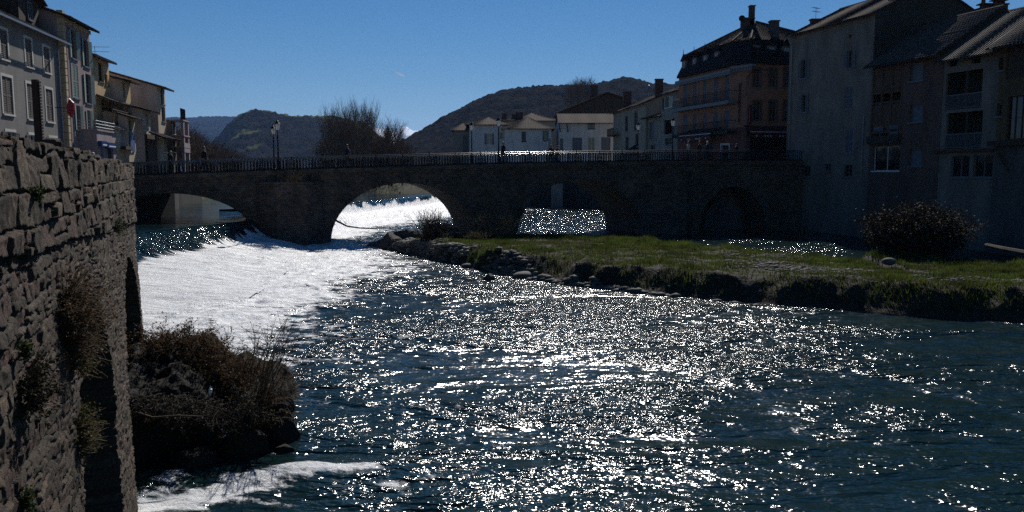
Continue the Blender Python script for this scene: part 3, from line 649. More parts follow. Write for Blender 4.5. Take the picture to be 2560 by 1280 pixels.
def mound_brush(name, label, cat, pts, n, L, spread, leafm, seed, sub=4, r=.006, lr=.022, leafs=3, up=1.0, droop=-.28, bias=(0, 0)):
    rg = random.Random(seed); c = sum((Vector(p) for p in pts), Vector())/len(pts); t = thing(name, label, cat, (c.x, c.y, pts[0][2]))
    st = MB(); lf = MB()
    for i in range(n):
        k = rg.randint(0, len(pts)-2); b = Vector(pts[k]).lerp(Vector(pts[k+1]), rg.random())+Vector((rg.gauss(0, .12), rg.gauss(0, .25), rg.uniform(-.15, .05)))
        a = rg.uniform(0, 6.28); d = Vector((math.cos(a)*spread+bias[0], math.sin(a)*spread+bias[1], up*rg.uniform(.2, 1))).normalized(); l = L*rg.uniform(.4, 1); q = b; P = [q]
        for j in range(5): d = (d+Vector((rg.uniform(-.3, .3), rg.uniform(-.3, .3), rg.uniform(droop, .12)))).normalized(); q = q+d*l/5; P.append(q)
        st.tube(P, [r, r*.85, r*.7, r*.55, r*.4, r*.3], 3, cap=False)
        for j in range(sub):
            m_ = rg.randint(1, 4); q = P[m_]; d2 = ((P[m_+1]-P[m_]).normalized()+Vector([rg.uniform(-.8, .8) for _ in range(3)])).normalized()*l*rg.uniform(.1, .3)
            st.tube([q, q+d2], [r*.5, r*.25], 3, cap=False)
            for z in range(leafs):
                e = q+d2*rg.uniform(.3, 1)+Vector([rg.uniform(-lr, lr) for _ in range(3)]); a_ = Vector([rg.uniform(-1, 1) for _ in range(3)]).normalized()*lr*rg.uniform(.5, 1); b_ = a_.cross(Vector([rg.uniform(-1, 1) for _ in range(3)])).normalized()*lr*.5
                lf.quad([e-a_, e+b_, e+a_, e-b_])
    st.build('stems', 'bark' if leafm == 'leaf_dark' else 'twig_tan', t); lf.build('leaves', leafm, t); return t
mound_brush('bramble_bush', 'dense brown bramble covering the top of the mound beside the wall end', 'bush', [(-7.6, 16.6, 1.75), (-6.9, 16.8, 1.75), (-6.2, 16.6, 1.35), (-5.5, 16.2, 1.05)], 560, .85, .9, 'leaf_brown', 11, 6, .005, .028, 4)
mound_brush('bramble_bush', 'tangle of dead bramble hanging down the dark front of the mound', 'bush', [(-7.3, 14.7, 1.2), (-6.6, 14.8, 1.1), (-5.9, 14.9, .95), (-5.4, 15.2, .85)], 420, .85, 1.3, 'leaf_dark', 12, 6, .005, .024, 4, .0)
mound_brush('bare_shrub', 'tall thin bare stems with withered seed heads rising from the mound', 'shrub', [(-5.6, 16.0, .95), (-5.2, 15.9, .9), (-4.9, 15.7, .9)], 34, 1.9, .35, 'leaf_brown', 13, 8, .013, .024, 2, 1.6, -.08, (.35, 0))
mound_brush('bare_shrub', 'sprawling twigs leaning over the glittering water at the mound tip', 'shrub', [(-5.3, 15.6, .9), (-4.95, 15.4, .75)], 34, 1.7, .5, 'leaf_brown', 14, 7, .011, .022, 2, .8, -.12, (.9, -.1))
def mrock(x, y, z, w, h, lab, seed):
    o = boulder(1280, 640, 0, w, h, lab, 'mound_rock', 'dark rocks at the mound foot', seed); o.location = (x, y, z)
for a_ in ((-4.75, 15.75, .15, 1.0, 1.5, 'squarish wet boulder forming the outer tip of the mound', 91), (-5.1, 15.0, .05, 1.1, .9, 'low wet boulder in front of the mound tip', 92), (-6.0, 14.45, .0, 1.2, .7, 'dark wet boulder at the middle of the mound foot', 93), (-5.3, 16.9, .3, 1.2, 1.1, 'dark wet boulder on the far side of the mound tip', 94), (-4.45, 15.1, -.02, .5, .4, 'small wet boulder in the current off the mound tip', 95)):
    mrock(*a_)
def branch(name, label, pts, rad, m='bark', cat='branch'):
    p0 = Vector(pts[0]); t = MB(); t.tube(pts, rad, 6); o = t.build(name, m); me = o.data
    for v in me.vertices: v.co -= p0
    o.location = p0; tag(o, label, cat); return o
branch('driftwood_branch', 'pale dead branch lying across the dark face of the mound', [(-6.9, 14.3, 1.02), (-6.5, 14.1, .98), (-6.0, 14.0, 1.05), (-5.6, 14.1, 1.0)], [.018, .016, .012, .008], 'twig_tan')
_c = gnd(833, 565, 1.1)
branch('driftwood_branch', 'long bare branch reaching over the white water under the middle arch', [(-14.6, 66.0, 1.45), (-13.6, 65.9, .95), (-12.6, 66.0, .80), (-11.4, 66.1, .74), (-10.4, 66.0, .85)], [.09, .07, .06, .05, .02])
branch('driftwood_log', 'dark floating log in the mill pond under the left arch', [(-26.5, 72.5, 1.95), (-25, 72.2, 1.98), (-23.2, 72.0, 1.95)], [.10, .14, .09], 'bark', 'log')
branch('driftwood_log', 'grey tree trunk lying on the grass at the right edge', [tuple(gnd(2465, 612, 1.3)), tuple(gnd(2510, 622, 1.25)), tuple(gnd(2575, 634, 1.2))], [.10, .13, .14], 'bark', 'log')
branch('driftwood_branch', 'bent pale branch on the eroded island bank', [tuple(gnd(1322, 652, .35)), tuple(gnd(1318, 646, .6)), tuple(gnd(1328, 632, .95)), tuple(gnd(1344, 630, 1.0))], [.03, .03, .025, .015], 'twig_tan')
MB().ball((-5.75, 14.9, 1.25), .04, .03, .09, 6, 5, .45).build('plastic_rag', 'white_sign')
tag(bpy.data.objects['plastic_rag'], 'torn white plastic rag caught in the twigs of the mound', 'rag')

# ---------------------------------------------------------------- the bridge
DX = [-80, -60, -27.2, -17.3, -1, 13.8, 24, 60]; DZ = [5.0, 5.02, 5.09, 5.52, 6.03, 6.33, 6.4, 6.4]
def deckz(X): return float(np.interp(X, DX, DZ))
BD = Vector((1, .33)).normalized(); BN = Vector((-BD.y, BD.x)); BW = 7.3
def bp(X, z, w=0): return (X+BN.x*w, 65.8+.33*X+BN.y*w, z)
ARCH = [(-24.7, 5.5, .6, 3.27), (-8.4, 5.5, 0, 4.55), (5.85, 5.45, 0, 4.8), (20.0, 3.3, 0, 4.1)]
def stone_courses():
    m = bpy.data.materials.new('bridge_stone'); m.use_nodes = True; nt = m.node_tree; N = nt.nodes; L = nt.links; b = N['Principled BSDF']; b.inputs['Roughness'].default_value = .9
    tc = N.new('ShaderNodeTexCoord'); sp = N.new('ShaderNodeSeparateXYZ'); L.new(tc.outputs['Object'], sp.inputs[0]); cb = N.new('ShaderNodeCombineXYZ')
    ad = N.new('ShaderNodeMath'); ad.operation = 'MULTIPLY_ADD'; L.new(sp.outputs[1], ad.inputs[0]); ad.inputs[1].default_value = .9; L.new(sp.outputs[0], ad.inputs[2])
    L.new(ad.outputs[0], cb.inputs[0]); L.new(sp.outputs[2], cb.inputs[1])
    br = N.new('ShaderNodeTexBrick'); L.new(cb.outputs[0], br.inputs[0]); br.inputs['Scale'].default_value = 1.4; br.inputs['Mortar Size'].default_value = .012; br.inputs['Bias'].default_value = -.1
    br.inputs['Color1'].default_value = (.12, .092, .075, 1); br.inputs['Color2'].default_value = (.042, .035, .031, 1); br.inputs['Mortar'].default_value = (.018, .016, .015, 1)
    n = N.new('ShaderNodeTexNoise'); n.inputs['Scale'].default_value = .55; n.inputs['Detail'].default_value = 8; n.inputs['Roughness'].default_value = .7; L.new(tc.outputs['Object'], n.inputs['Vector'])
    r = N.new('ShaderNodeValToRGB'); r.color_ramp.elements[0].position = .3; r.color_ramp.elements[1].position = .7; r.color_ramp.elements[0].color = (.3, .32, .3, 1); r.color_ramp.elements[1].color = (1.4, 1.3, 1.2, 1)
    L.new(n.outputs['Fac'], r.inputs[0]); mx = N.new('ShaderNodeMix'); mx.data_type = 'RGBA'; mx.blend_type = 'MULTIPLY'; mx.inputs[0].default_value = 1
    L.new(br.outputs[0], mx.inputs[6]); L.new(r.outputs[0], mx.inputs[7]); L.new(mx.outputs[2], b.inputs['Base Color'])
    b2 = N.new('ShaderNodeBump'); b2.inputs['Distance'].default_value = .05; b2.inputs['Strength'].default_value = .6; L.new(n.outputs['Fac'], b2.inputs['Height']); L.new(b2.outputs[0], b.inputs['Normal'])
    M['bridge_stone'] = m
stone_courses()
def arch_under(X):
    for cx, h, zs, rs_ in ARCH:
        q = abs(X-cx)/h
        if q < 1: return zs+rs_*math.sqrt(1-q*q)
    return None
def bridge():
    t = thing('stone_bridge', 'dark stone arch bridge with low rounded arches crossing the river', 'bridge', bp(-8, 0, BW/2))
    xs = set(np.linspace(-31, 27.5, 300).tolist())
    for cx, h, zs, rs_ in ARCH:
        for k in range(41): xs.add(cx-h*math.cos(math.pi*k/40))
    xs = sorted(xs); mb = MB(); so = MB(); dk = MB()
    for a, b in zip(xs[:-1], xs[1:]):
        if b-a < 1e-6: continue
        m_ = (a+b)/2; ins = arch_under(m_) is not None
        def zb(x):
            if not ins: return -1.5
            c = [q for q in ARCH if abs(m_-q[0]) < q[1]][0]; q = min(1, abs(x-c[0])/c[1]); return c[2]+c[3]*math.sqrt(max(0, 1-q*q))
        za, zb_ = zb(a), zb(b); ta, tb = deckz(a)-.02, deckz(b)-.02
        mb.quad([bp(a, za), bp(b, zb_), bp(b, tb), bp(a, ta)]); mb.quad([bp(b, zb_, BW), bp(a, za, BW), bp(a, ta, BW), bp(b, tb, BW)])
        if ins: so.quad([bp(a, za), bp(a, za, BW), bp(b, zb_, BW), bp(b, zb_)])
        dk.quad([bp(a, ta), bp(b, tb), bp(b, tb, BW), bp(a, ta, BW)])
    for cx, h, zs, rs_ in ARCH:
        for sx in (-1, 1):
            x = cx+sx*h; so.quad([bp(x, -1.5), bp(x, -1.5, BW), bp(x, zs+.001, BW), bp(x, zs+.001)])
    mb.build('spandrel_wall', 'bridge_stone', t); so.build('arch_vault', 'bridge_stone', t); dk.build('roadway', 'asphalt', t)
    for side, w0 in ((-1, 0), (1, BW)):
        for cx, h, zs, rs_ in ARCH:
            mb = MB(); n = 27
            for k in range(n):
                a0, a1 = math.pi*(k+.04)/n, math.pi*(k+.96)/n; th = .5+.05*(k % 2)
                P = []
                for a_, r_ in ((a0, 0), (a1, 0), (a1, th), (a0, th)):
                    P.append((cx-(h+r_)*math.cos(a_), zs+(rs_+r_)*math.sin(a_)))
                o = -.05 if side < 0 else .05
                f = [bp(x, z, w0+o) for x, z in P]; bk = [bp(x, z, w0-o) for x, z in P]
                mb.quad(f)
                for i in range(4): mb.quad([f[i], bk[i], bk[(i+1) % 4], f[(i+1) % 4]])
            mb.build('arch_ring', 'bridge_stone', t)
        mb = MB(); L_ = np.linspace(-31, 27.5, 90)
        for a, b in zip(L_[:-1], L_[1:]):
            for (zl, zh, pr) in ((-.30, 0, .22), (-.42, -.303, .11)):
                w1, w2 = (-pr, .35) if side < 0 else (BW-.35, BW+pr)
                q = [(a, w1), (b, w1), (b, w2), (a, w2)]
                lo = [bp(x, deckz(x)+zl+(.01 if zl > -.35 else 0), w) for x, w in q]; hi = [bp(x, deckz(x)+zh+(.02 if zl > -.35 else 0), w) for x, w in q]
                mb.quad(hi); mb.quad(lo[::-1]); mb.quad([lo[0], lo[1], hi[1], hi[0]]); mb.quad([lo[2], lo[3], hi[3], hi[2]])
        mb.build('cornice', 'bridge_stone', t)
        mb = MB()
        for a, b in zip(L_[:-1], L_[1:]):
            w1, w2 = (.36, 1.5) if side < 0 else (BW-1.5, BW-.36)
            q = [(a, w1), (b, w1), (b, w2), (a, w2)]; hi = [bp(x, deckz(x)+.10, w) for x, w in q]; lo = [bp(x, deckz(x)-.1, w) for x, w in q]
            mb.quad(hi); mb.quad([lo[0], lo[1], hi[1], hi[0]]); mb.quad([lo[2], lo[3], hi[3], hi[2]])
        mb.build('pavement', 'paving', t)
    for x0, x1, zc, pr in ((-19.0, -14.3, 4.5, 1.3), (-2.55, .0, 1.7, 1.0), (12.4, 15.9, 5.35, 1.0)):
      xm0, xm1 = x0+(x1-x0)*.28, x0+(x1-x0)*.72
      for w_, s in ((0, -1), (BW, 1)):
            mb = MB(); P = [(x0, w_), (xm0, w_+s*pr), (xm1, w_+s*pr), (x1, w_)]
            for i in range(3):
                a, b = P[i], P[i+1]; mb.quad([bp(a[0], -1.5, a[1]), bp(b[0], -1.5, b[1]), bp(b[0], zc, b[1]), bp(a[0], zc, a[1])])
            mb.quad([bp(x, zc, w) for x, w in P])
            Q = [(x0-.08, w_), (xm0-.05, w_+s*(pr+.08)), (xm1+.05, w_+s*(pr+.08)), (x1+.08, w_)]
            for i in range(3):
                a, b = Q[i], Q[i+1]; mb.quad([bp(a[0], zc+.004, a[1]), bp(b[0], zc+.004, b[1]), bp(b[0], zc+.16, b[1]), bp(a[0], zc+.16, a[1])])
            mb.quad([bp(x, zc+.16, w) for x, w in Q]); mb.quad([bp(x, zc+.004, w) for x, w in Q][::-1])
            mb.build('cutwater', 'bridge_stone', t)
    mb = MB(); mb.box(bp(16.9, -.5, 3.0), (6.2*1.0, .33*6.2, 0), (BN.x*.4, BN.y*.4, 0), (0, 0, 4.6)); mb.build('infill_wall', 'bridge_stone', t)
    mb = MB(); P = [(18.3, -.3), (22.3, -.3), (22.0, 2.0), (20.6, 2.9), (19.6, 2.9), (18.6, 1.9)]
    mb.quad([bp(x, z, 1.9) for x, z in P]); mb.quad([bp(x, z, 2.9) for x, z in P][::-1])
    for i in range(len(P)): a, b = P[i], P[(i+1) % len(P)]; mb.quad([bp(a[0], a[1], 1.9), bp(a[0], a[1], 2.9), bp(b[0], b[1], 2.9), bp(b[0], b[1], 1.9)])
    mb.build('lit_patch_block', 'shade_grey', t)  # paler block stands in for light on the wall behind the arch
    return t
bridge()
def railing(w, label):
    t = thing('bridge_railing', label, 'railing', bp(-8, deckz(-8), w), 'iron railings of the bridge')
    X = -30.5; step = 2.0; n = 29
    for k in range(n):
        a, b = X+k*step, X+(k+1)*step; mb = MB()
        za, zb_ = deckz(a)+.02, deckz(b)+.02
        A = Vector(bp(a, za, w)); B = Vector(bp(b, zb_, w)); dv = B-A
        mb.box(A+Vector((-BN.x*.03, -BN.y*.03, .04)), dv, (BN.x*.06, BN.y*.06, 0), (0, 0, .07))
        hr = MB(); hr.tube([A+Vector((0, 0, .93)), B+Vector((0, 0, .93))], .045, 16, False); hr.tube([A+Vector((0, 0, .81)), B+Vector((0, 0, .81))], .022, 12, False); hr.build('handrail', 'handrail', t, True)
        m_ = 9
        for j in range(m_):
            p = A+dv*((j+.5)/m_)
            mb.lathe(p, [(.055, .11), (.07, .15), (.055, .19), (.03, .24), (.045, .36), (.047, .48), (.03, .66), (.034, .70), (.05, .73), (.03, .76), (.03, .81)], 6)
            q = A+dv*((j)/m_)
            if j: mb.tube([q+Vector((-dv.x/m_*.42, -dv.y/m_*.42, .80)), q+Vector((-dv.x/m_*.25, -dv.y/m_*.25, .865)), q+Vector((0, 0, .89)), q+Vector((dv.x/m_*.25, dv.y/m_*.25, .865)), q+Vector((dv.x/m_*.42, dv.y/m_*.42, .80))], .008, 3, cap=False)
        mb.build('railing_panel', 'iron', t)
        ps = MB(); ps.lathe(A, [(.05, 0), (.05, .1), (.035, .16), (.035, .82), (.05, .88), (.05, .96), (.02, 1.0), (.035, 1.03), (.0, 1.07)], 8); ps.build('post', 'iron', t)
    return t
railing(.18, 'black cast iron baluster railing along the near edge of the bridge'); railing(BW-.18, 'black cast iron baluster railing along the far edge of the bridge')
def street_lamp(p, h, label, rz=0):
    t = thing('street_lamp', label, 'street lamp', p, 'lantern lamps on the bridge')
    p = Vector(p); a = MB()
    a.lathe(p, [(.17, 0), (.17, .14), (.12, .2), (.10, .6), (.13, .66), (.085, .74), (.06, .85), (.06, 1.2), (.08, 1.25), (.055, 1.32), (.045, h*.62), (.06, h*.64), (.042, h*.66), (.036, h-.95), (.05, h-.93), (.022, h-.88), (.06, h-.80)], 10); a.build('post', 'iron', t)
    z0 = h-.78; b = MB(); b.lathe(p, [(.10, z0), (.12, z0+.02), (.215, z0+.42), (.10, z0+.425)], 6); b.build('lantern_glass', 'lantern_glass', t)
    c = MB()
    for k in range(6):
        q = 2*math.pi*k/6; c.tube([p+Vector((.125*math.cos(q), .125*math.sin(q), z0)), p+Vector((.222*math.cos(q), .222*math.sin(q), z0+.43))], .011, 4)
    c.lathe(p, [(.245, z0+.43), (.25, z0+.45), (.15, z0+.56), (.12, z0+.60), (.125, z0+.63), (.05, z0+.70), (.02, z0+.74), (.03, z0+.77), (.0, z0+.80)], 6)
    c.build('lantern_cap', 'iron', t); return t
def lampX(px, w):   # X on the bridge for a picture column
    k = (px-1280)/2000.; return (k*(65.8+BN.y*w)*1.0-BN.x*w)/(1-k*.33)
for px, w, dz, lab in ((700, .18, 0, 'black lantern lamp at the near railing of the left bridge end'), (689, BW-.18, 0, 'black lantern lamp at the far railing behind the left near lamp'),
                   (1247, .18, 0, 'black lantern lamp at mid bridge beside the standing person'), (1180, BW-.18, 0, 'black lantern lamp on the far side in front of the hipped grey house'),
                   (1678, .18, 0, 'black lantern lamp at the near railing left of the orange hotel'), (1592, BW-.18, 0, 'black lantern lamp on the far side before the balcony house')):
    X = lampX(px, w); street_lamp(bp(X, deckz(X), w), 3.78+.08*(px > 1000), lab)

# ---------------------------------------------------------------- people
for n_, c in (('coat_black', (.012, .012, .015)), ('coat_navy', (.015, .02, .045)), ('coat_brown', (.05, .03, .02)), ('shirt_pale', (.38, .36, .35)), ('jeans', (.03, .04, .07)), ('trousers_dark', (.015, .015, .018)), ('skin', (.42, .24, .16)), ('bag_blue', (.02, .10, .30)), ('shoe', (.02, .018, .016))):
    M[n_] = mat(n_, c, .85, .25, 6, .3, 25)
M['hair_brown'] = mat('hair_brown', (.10, .055, .03), .6, .4, 20, .3, 60); M['hair_grey'] = mat('hair_grey', (.30, .28, .27), .6, .3, 20, .3, 60); M['hair_dark'] = mat('hair_dark', (.015, .012, .01), .6, .3, 20, .3, 60); M['hair_white'] = mat('hair_white', (.7, .68, .65), .6, .2, 20, .3, 60)
def person(loc, face, h, label, coat='coat_black', legs='trousers_dark', hair='hair_dark', stride=.3, arm=.2, lean=0, long_hair=False, bag=None, bent=0):
    t = thing('person', label, 'person', loc); s = h/1.72; L0 = Vector(loc)
    fw = Vector((math.cos(face), math.sin(face), 0)); sd = Vector((-fw.y, fw.x, 0))
    def P(f, l, z): return L0+(fw*(f+lean*max(0, z-.9))+sd*l+Vector((0, 0, z)))*s
    bm = bmesh.new(); lay = bm.verts.layers.skin.verify(); rad = []
    V = {}
    def v(n, f, l, z, r): x = bm.verts.new(P(f, l, z)); x[lay].radius = (r*s, r*s); V[n] = x; return x
    def e(a, b): bm.edges.new((V[a], V[b]))
    v('pelvis', 0, 0, .93, .15); v('waist', 0, 0, 1.08, .135); v('chest', 0, 0, 1.28, .155); v('neck', .01, 0, 1.47, .055); v('head', .02, 0, 1.58, .085); v('crown', .01, 0, 1.66, .07)
    for a, b in (('pelvis', 'waist'), ('waist', 'chest'), ('chest', 'neck'), ('neck', 'head'), ('head', 'crown')): e(a, b)
    for q, k in ((1, 'l'), (-1, 'r')):
        v('sh'+k, 0, q*.18, 1.40, .062); v('el'+k, -.03+q*arm*.3, q*.235, 1.14, .045); v('wr'+k, .08+q*arm*.6+bent, q*.22, .92+bent*.8, .03); v('ha'+k, .10+q*arm*.7+bent*1.2, q*.21, .86+bent*.9, .035)
        e('chest', 'sh'+k); e('sh'+k, 'el'+k); e('el'+k, 'wr'+k); e('wr'+k, 'ha'+k)
        v('hip'+k, 0, q*.09, .86, .10); v('kn'+k, q*stride*.5+.03, q*.10, .50, .062); v('an'+k, q*stride*1.0-.03, q*.10, .09, .042); v('to'+k, q*stride*1.0+.13, q*.11, .03, .035)
        e('pelvis', 'hip'+k); e('hip'+k, 'kn'+k); e('kn'+k, 'an'+k); e('an'+k, 'to'+k)
    V['pelvis'][lay].use_root = True
    me = bpy.data.meshes.new('tmp'); bm.to_mesh(me); bm.free(); o = bpy.data.objects.new('tmp', me); COL.objects.link(o)
    o.modifiers.new('s', 'SKIN'); sb = o.modifiers.new('u', 'SUBSURF'); sb.levels = 1; sb.render_levels = 1
    dg = bpy.context.evaluated_depsgraph_get(); m2 = bpy.data.meshes.new_from_object(o.evaluated_get(dg)); bpy.data.objects.remove(o)
    for v_ in m2.vertices: v_.co -= L0
    # fingers, nose and ears joined into the body mesh
    mb = MB()
    for q in (1, -1):
        c = P(.10+q*arm*.7+bent*1.2, q*.21, .86+bent*.9)-L0
        for j, ln in enumerate((.07, .08, .075, .06)): b_ = c+fw*(.02-.016*j)*s; mb.tube([b_, b_+Vector((0, 0, -ln*.6*s))+fw*.005, b_+Vector((0, 0, -ln*s))-sd*q*.015], [.009*s, .008*s, .006*s], 4)
        b_ = c+fw*.03*s; mb.tube([b_, b_+fw*.03*s+Vector((0, 0, -.035*s))], [.011*s, .008*s], 4)
        mb.ball(P(.02, q*.083, 1.58)-L0, .015*s, .015*s, .03*s, 6, 4)
    mb.ball(P(.115, 0, 1.565)-L0, .018*s, .016*s, .025*s, 6, 4)
    nv = len(m2.vertices); vs = [x.co[:] for x in m2.vertices]+mb.v; fs = [tuple(p.vertices) for p in m2.polygons]+[tuple(i+nv for i in f) for f in mb.f]
    m3 = bpy.data.meshes.new('person_body'); m3.from_pydata(vs, [], fs)
    for n_ in (coat, legs, 'skin', 'shoe'): m3.materials.append(M[n_])
    for p in m3.polygons:
        z = p.center.z/s; hand = z < 1.0+bent and abs((p.center.dot(sd))/s) > .16 and z > .72; p.use_smooth = True
        p.material_index = 2 if (z > 1.46 or (hand and z < .93+bent*.8)) else 0 if z > .82 or hand else 3 if z < .10 else 1
    bpy.data.meshes.remove(m2); b = bpy.data.objects.new('body', m3); COL.objects.link(b); b.parent = t
    hb = MB(); hb.ball(P(-.01, 0, 1.635), .098*s, .098*s, .10*s, 10, 7, .05)
    if long_hair: hb.ball(P(-.05, 0, 1.53), .08*s, .09*s, .14*s, 8, 6, .06)
    hb.build('hair', hair, t, True)
    if coat.startswith('coat'):
        cb = MB(); pts = [P(0, 0, z) for z in (1.44, 1.36, 1.2, 1.05, .9, .74)]; cb.tube(pts, [.09*s, .175*s, .185*s, .17*s, .185*s, .20*s], 10); cb.build('coat', coat, t, True)
    if bag:
        g = MB(); c = P(*bag[1]); g.abox(c, .26*s, .14*s, .30*s); g.build('bag', bag[0], t)
    return t
TH = math.atan2(BD.y, BD.x)
def onb(px, w): X = lampX(px, w); return bp(X, deckz(X)+.10, w)
person(onb(432, 1.0), TH, 1.62, 'stooping person in a dark coat by the left end of the bridge railing', 'coat_black', 'trousers_dark', 'hair_grey', .1, .1, .08)
person(onb(516, 1.1), TH, 1.86, 'tall man in black walking at the left bridge end with a blue bag', 'coat_black', 'trousers_dark', 'hair_dark', .28, .2, .02, bag=('bag_blue', (-.35, .1, .55)))
person(onb(871, 1.0), TH, 1.76, 'woman with brown bobbed hair walking alone left of mid bridge', 'coat_navy', 'trousers_dark', 'hair_brown', .34, .25, .02, True)
person(onb(1258, .9), TH, 1.74, 'grey haired person standing by the mid bridge lamp', 'coat_black', 'trousers_dark', 'hair_grey', .08, .1, .05, False, None, .25)
person(onb(1377, BW-1.0), TH+2, 1.60, 'dark haired person on the far pavement, left one of the pair', 'coat_black', 'jeans', 'hair_dark', .1)
person(onb(1393, BW-.9), TH+2.6, 1.54, 'shorter person in brown on the far pavement, right one of the pair', 'coat_brown', 'jeans', 'hair_dark', .1)
person(onb(1717, 1.2), TH+3.1, 1.70, 'person in a pale top in front of the brasserie', 'shirt_pale', 'jeans', 'hair_dark', .12)
person(onb(1745, 1.0), TH+2.4, 1.72, 'dark coated person between the pale top and the white haired walker', 'coat_black', 'trousers_dark', 'hair_brown', .12)
person(onb(1764, 1.3), TH, 1.72, 'white haired person with a grey backpack on the right part of the bridge', 'coat_navy', 'trousers_dark', 'hair_white', .25, .2, 0, False, ('shutter_grey', (-.2, 0, 1.1)))
person(onb(1836, 1.6), TH+3.1, 1.50, 'dark figure beside the white framed ground floor window', 'coat_black', 'trousers_dark', 'hair_dark', .1)
_p = at(232, 384, 38); person((_p.x, _p.y, 4.70), R(70), _p.z-4.70+.06, 'grey haired person whose head shows above the stone wall', 'coat_brown', 'trousers_dark', 'hair_grey', .2)
# ---------------------------------------------------------------- buildings
def text_mesh(word, par, pos, size, ext, off, rz, m):
    V, Fc = [], []; R_ = Matrix.Rotation(rz, 3, 'Z') @ Matrix.Rotation(R(90), 3, 'X')
    for ch, p in zip(word, pos):
        cu = bpy.data.curves.new('t', 'FONT'); cu.body = ch; cu.size = size; cu.extrude = ext; cu.offset = off; cu.align_x = 'CENTER'; cu.align_y = 'CENTER'
        o = bpy.data.objects.new('t', cu); COL.objects.link(o); dg = bpy.context.evaluated_depsgraph_get(); me = bpy.data.meshes.new_from_object(o.evaluated_get(dg)); n = len(V)
        V += [tuple(R_ @ v.co+Vector(p)) for v in me.vertices]; Fc += [tuple(n+i for i in f.vertices) for f in me.polygons]; bpy.data.objects.remove(o); bpy.data.meshes.remove(me)
    me = bpy.data.meshes.new('lettering'); me.from_pydata(V, [], Fc); me.materials.append(M[m]); o = bpy.data.objects.new('lettering', me); COL.objects.link(o); o.parent = par; return o
def col(x, y=430): r = ray(x, y); return r.x/r.y
def onplane(x, s, a, y=430): Y = a/(col(x, y)-s); return Vector((s*Y+a, Y))
class Fr:
    def __init__(f, p0, p1):
        f.o = Vector(p0[:2]); q = Vector(p1[:2]); f.L = (q-f.o).length; f.d = (q-f.o).normalized(); f.m = Vector((-f.d.y, f.d.x))
        if f.m.dot(f.o+f.d*f.L/2) < 0: f.m = -f.m
    def P(f, u, w, z): return Vector((f.o.x+f.d.x*u+f.m.x*w, f.o.y+f.d.y*u+f.m.y*w, z))
    def hit(f, x, y, w=0):
        r = ray(x, y); o = f.o+f.m*w; k = o.dot(f.m)/(r.x*f.m.x+r.y*f.m.y); p = Vector((r.x*k, r.y*k)); return (p-f.o).dot(f.d), EYE+r.z*k
    def rect(f, x0, y0, x1, y1, w=0):
        my, mx = (y0+y1)/2, (x0+x1)/2; a, b = f.hit(x0, my, w)[0], f.hit(x1, my, w)[0]; c, d = f.hit(mx, y1, w)[1], f.hit(mx, y0, w)[1]
        return min(a, b), max(a, b), c, d
    def box(f, mb, u0, u1, w0, w1, z0, z1): mb.box(f.P(u0, w0, z0), Vector((*(f.d*(u1-u0)), 0)), Vector((*(f.m*(w1-w0)), 0)), (0, 0, z1-z0)); return mb
def front(mb, F, u0, u1, z0, z1, ops, rev=.2, w=0):
    us = sorted({u0, u1} | {min(max(q, u0), u1) for o in ops for q in o[:2]}); zs = sorted({z0, z1} | {min(max(q, z0), z1) for o in ops for q in o[2:4]})
    for a, b in zip(us[:-1], us[1:]):
        for c, d in zip(zs[:-1], zs[1:]):
            mu, mz = (a+b)/2, (c+d)/2
            if any(o[0] < mu < o[1] and o[2] < mz < o[3] for o in ops): continue
            if b-a > 1e-4 and d-c > 1e-4: mb.quad([F.P(a, w, c), F.P(b, w, c), F.P(b, w, d), F.P(a, w, d)])
    for o in ops:
        a, b, c, d = o[:4]; r = w+rev
        for q in (((a, c), (b, c)), ((b, c), (b, d)), ((b, d), (a, d)), ((a, d), (a, c))):
            mb.quad([F.P(q[0][0], w, q[0][1]), F.P(q[1][0], w, q[1][1]), F.P(q[1][0], r, q[1][1]), F.P(q[0][0], r, q[0][1])])
def shutter(par, F, u0, u1, z0, z1, w, m, ang=0, hinge='l', slats=True):
    mb = MB(); wd = u1-u0
    if ang:
        h = u0 if hinge == 'l' else u1; sg = 1 if hinge == 'l' else -1
        du = F.d*sg*math.cos(ang)-F.m*math.sin(ang)
        mb.box(F.P(h, w, z0), Vector((*(du*wd), 0)), Vector((*(F.d*.035+F.m*.01), 0)), (0, 0, z1-z0))
    else:
        F.box(mb, u0, u0+.06, w-.045, w, z0, z1); F.box(mb, u1-.06, u1, w-.045, w, z0, z1)
        for a, b in ((z0, z0+.08), (z1-.08, z1), ((z0+z1)/2-.04, (z0+z1)/2+.04)): F.box(mb, u0+.06, u1-.06, w-.045, w, a, b)
        n = max(3, int((z1-z0)/.11))
        for k in range(n): z = z0+.08+(z1-z0-.16)*k/n; F.box(mb, u0+.06, u1-.06, w-.03, w-.008, z, z+.07)
    return mb.build('shutter', m, par)
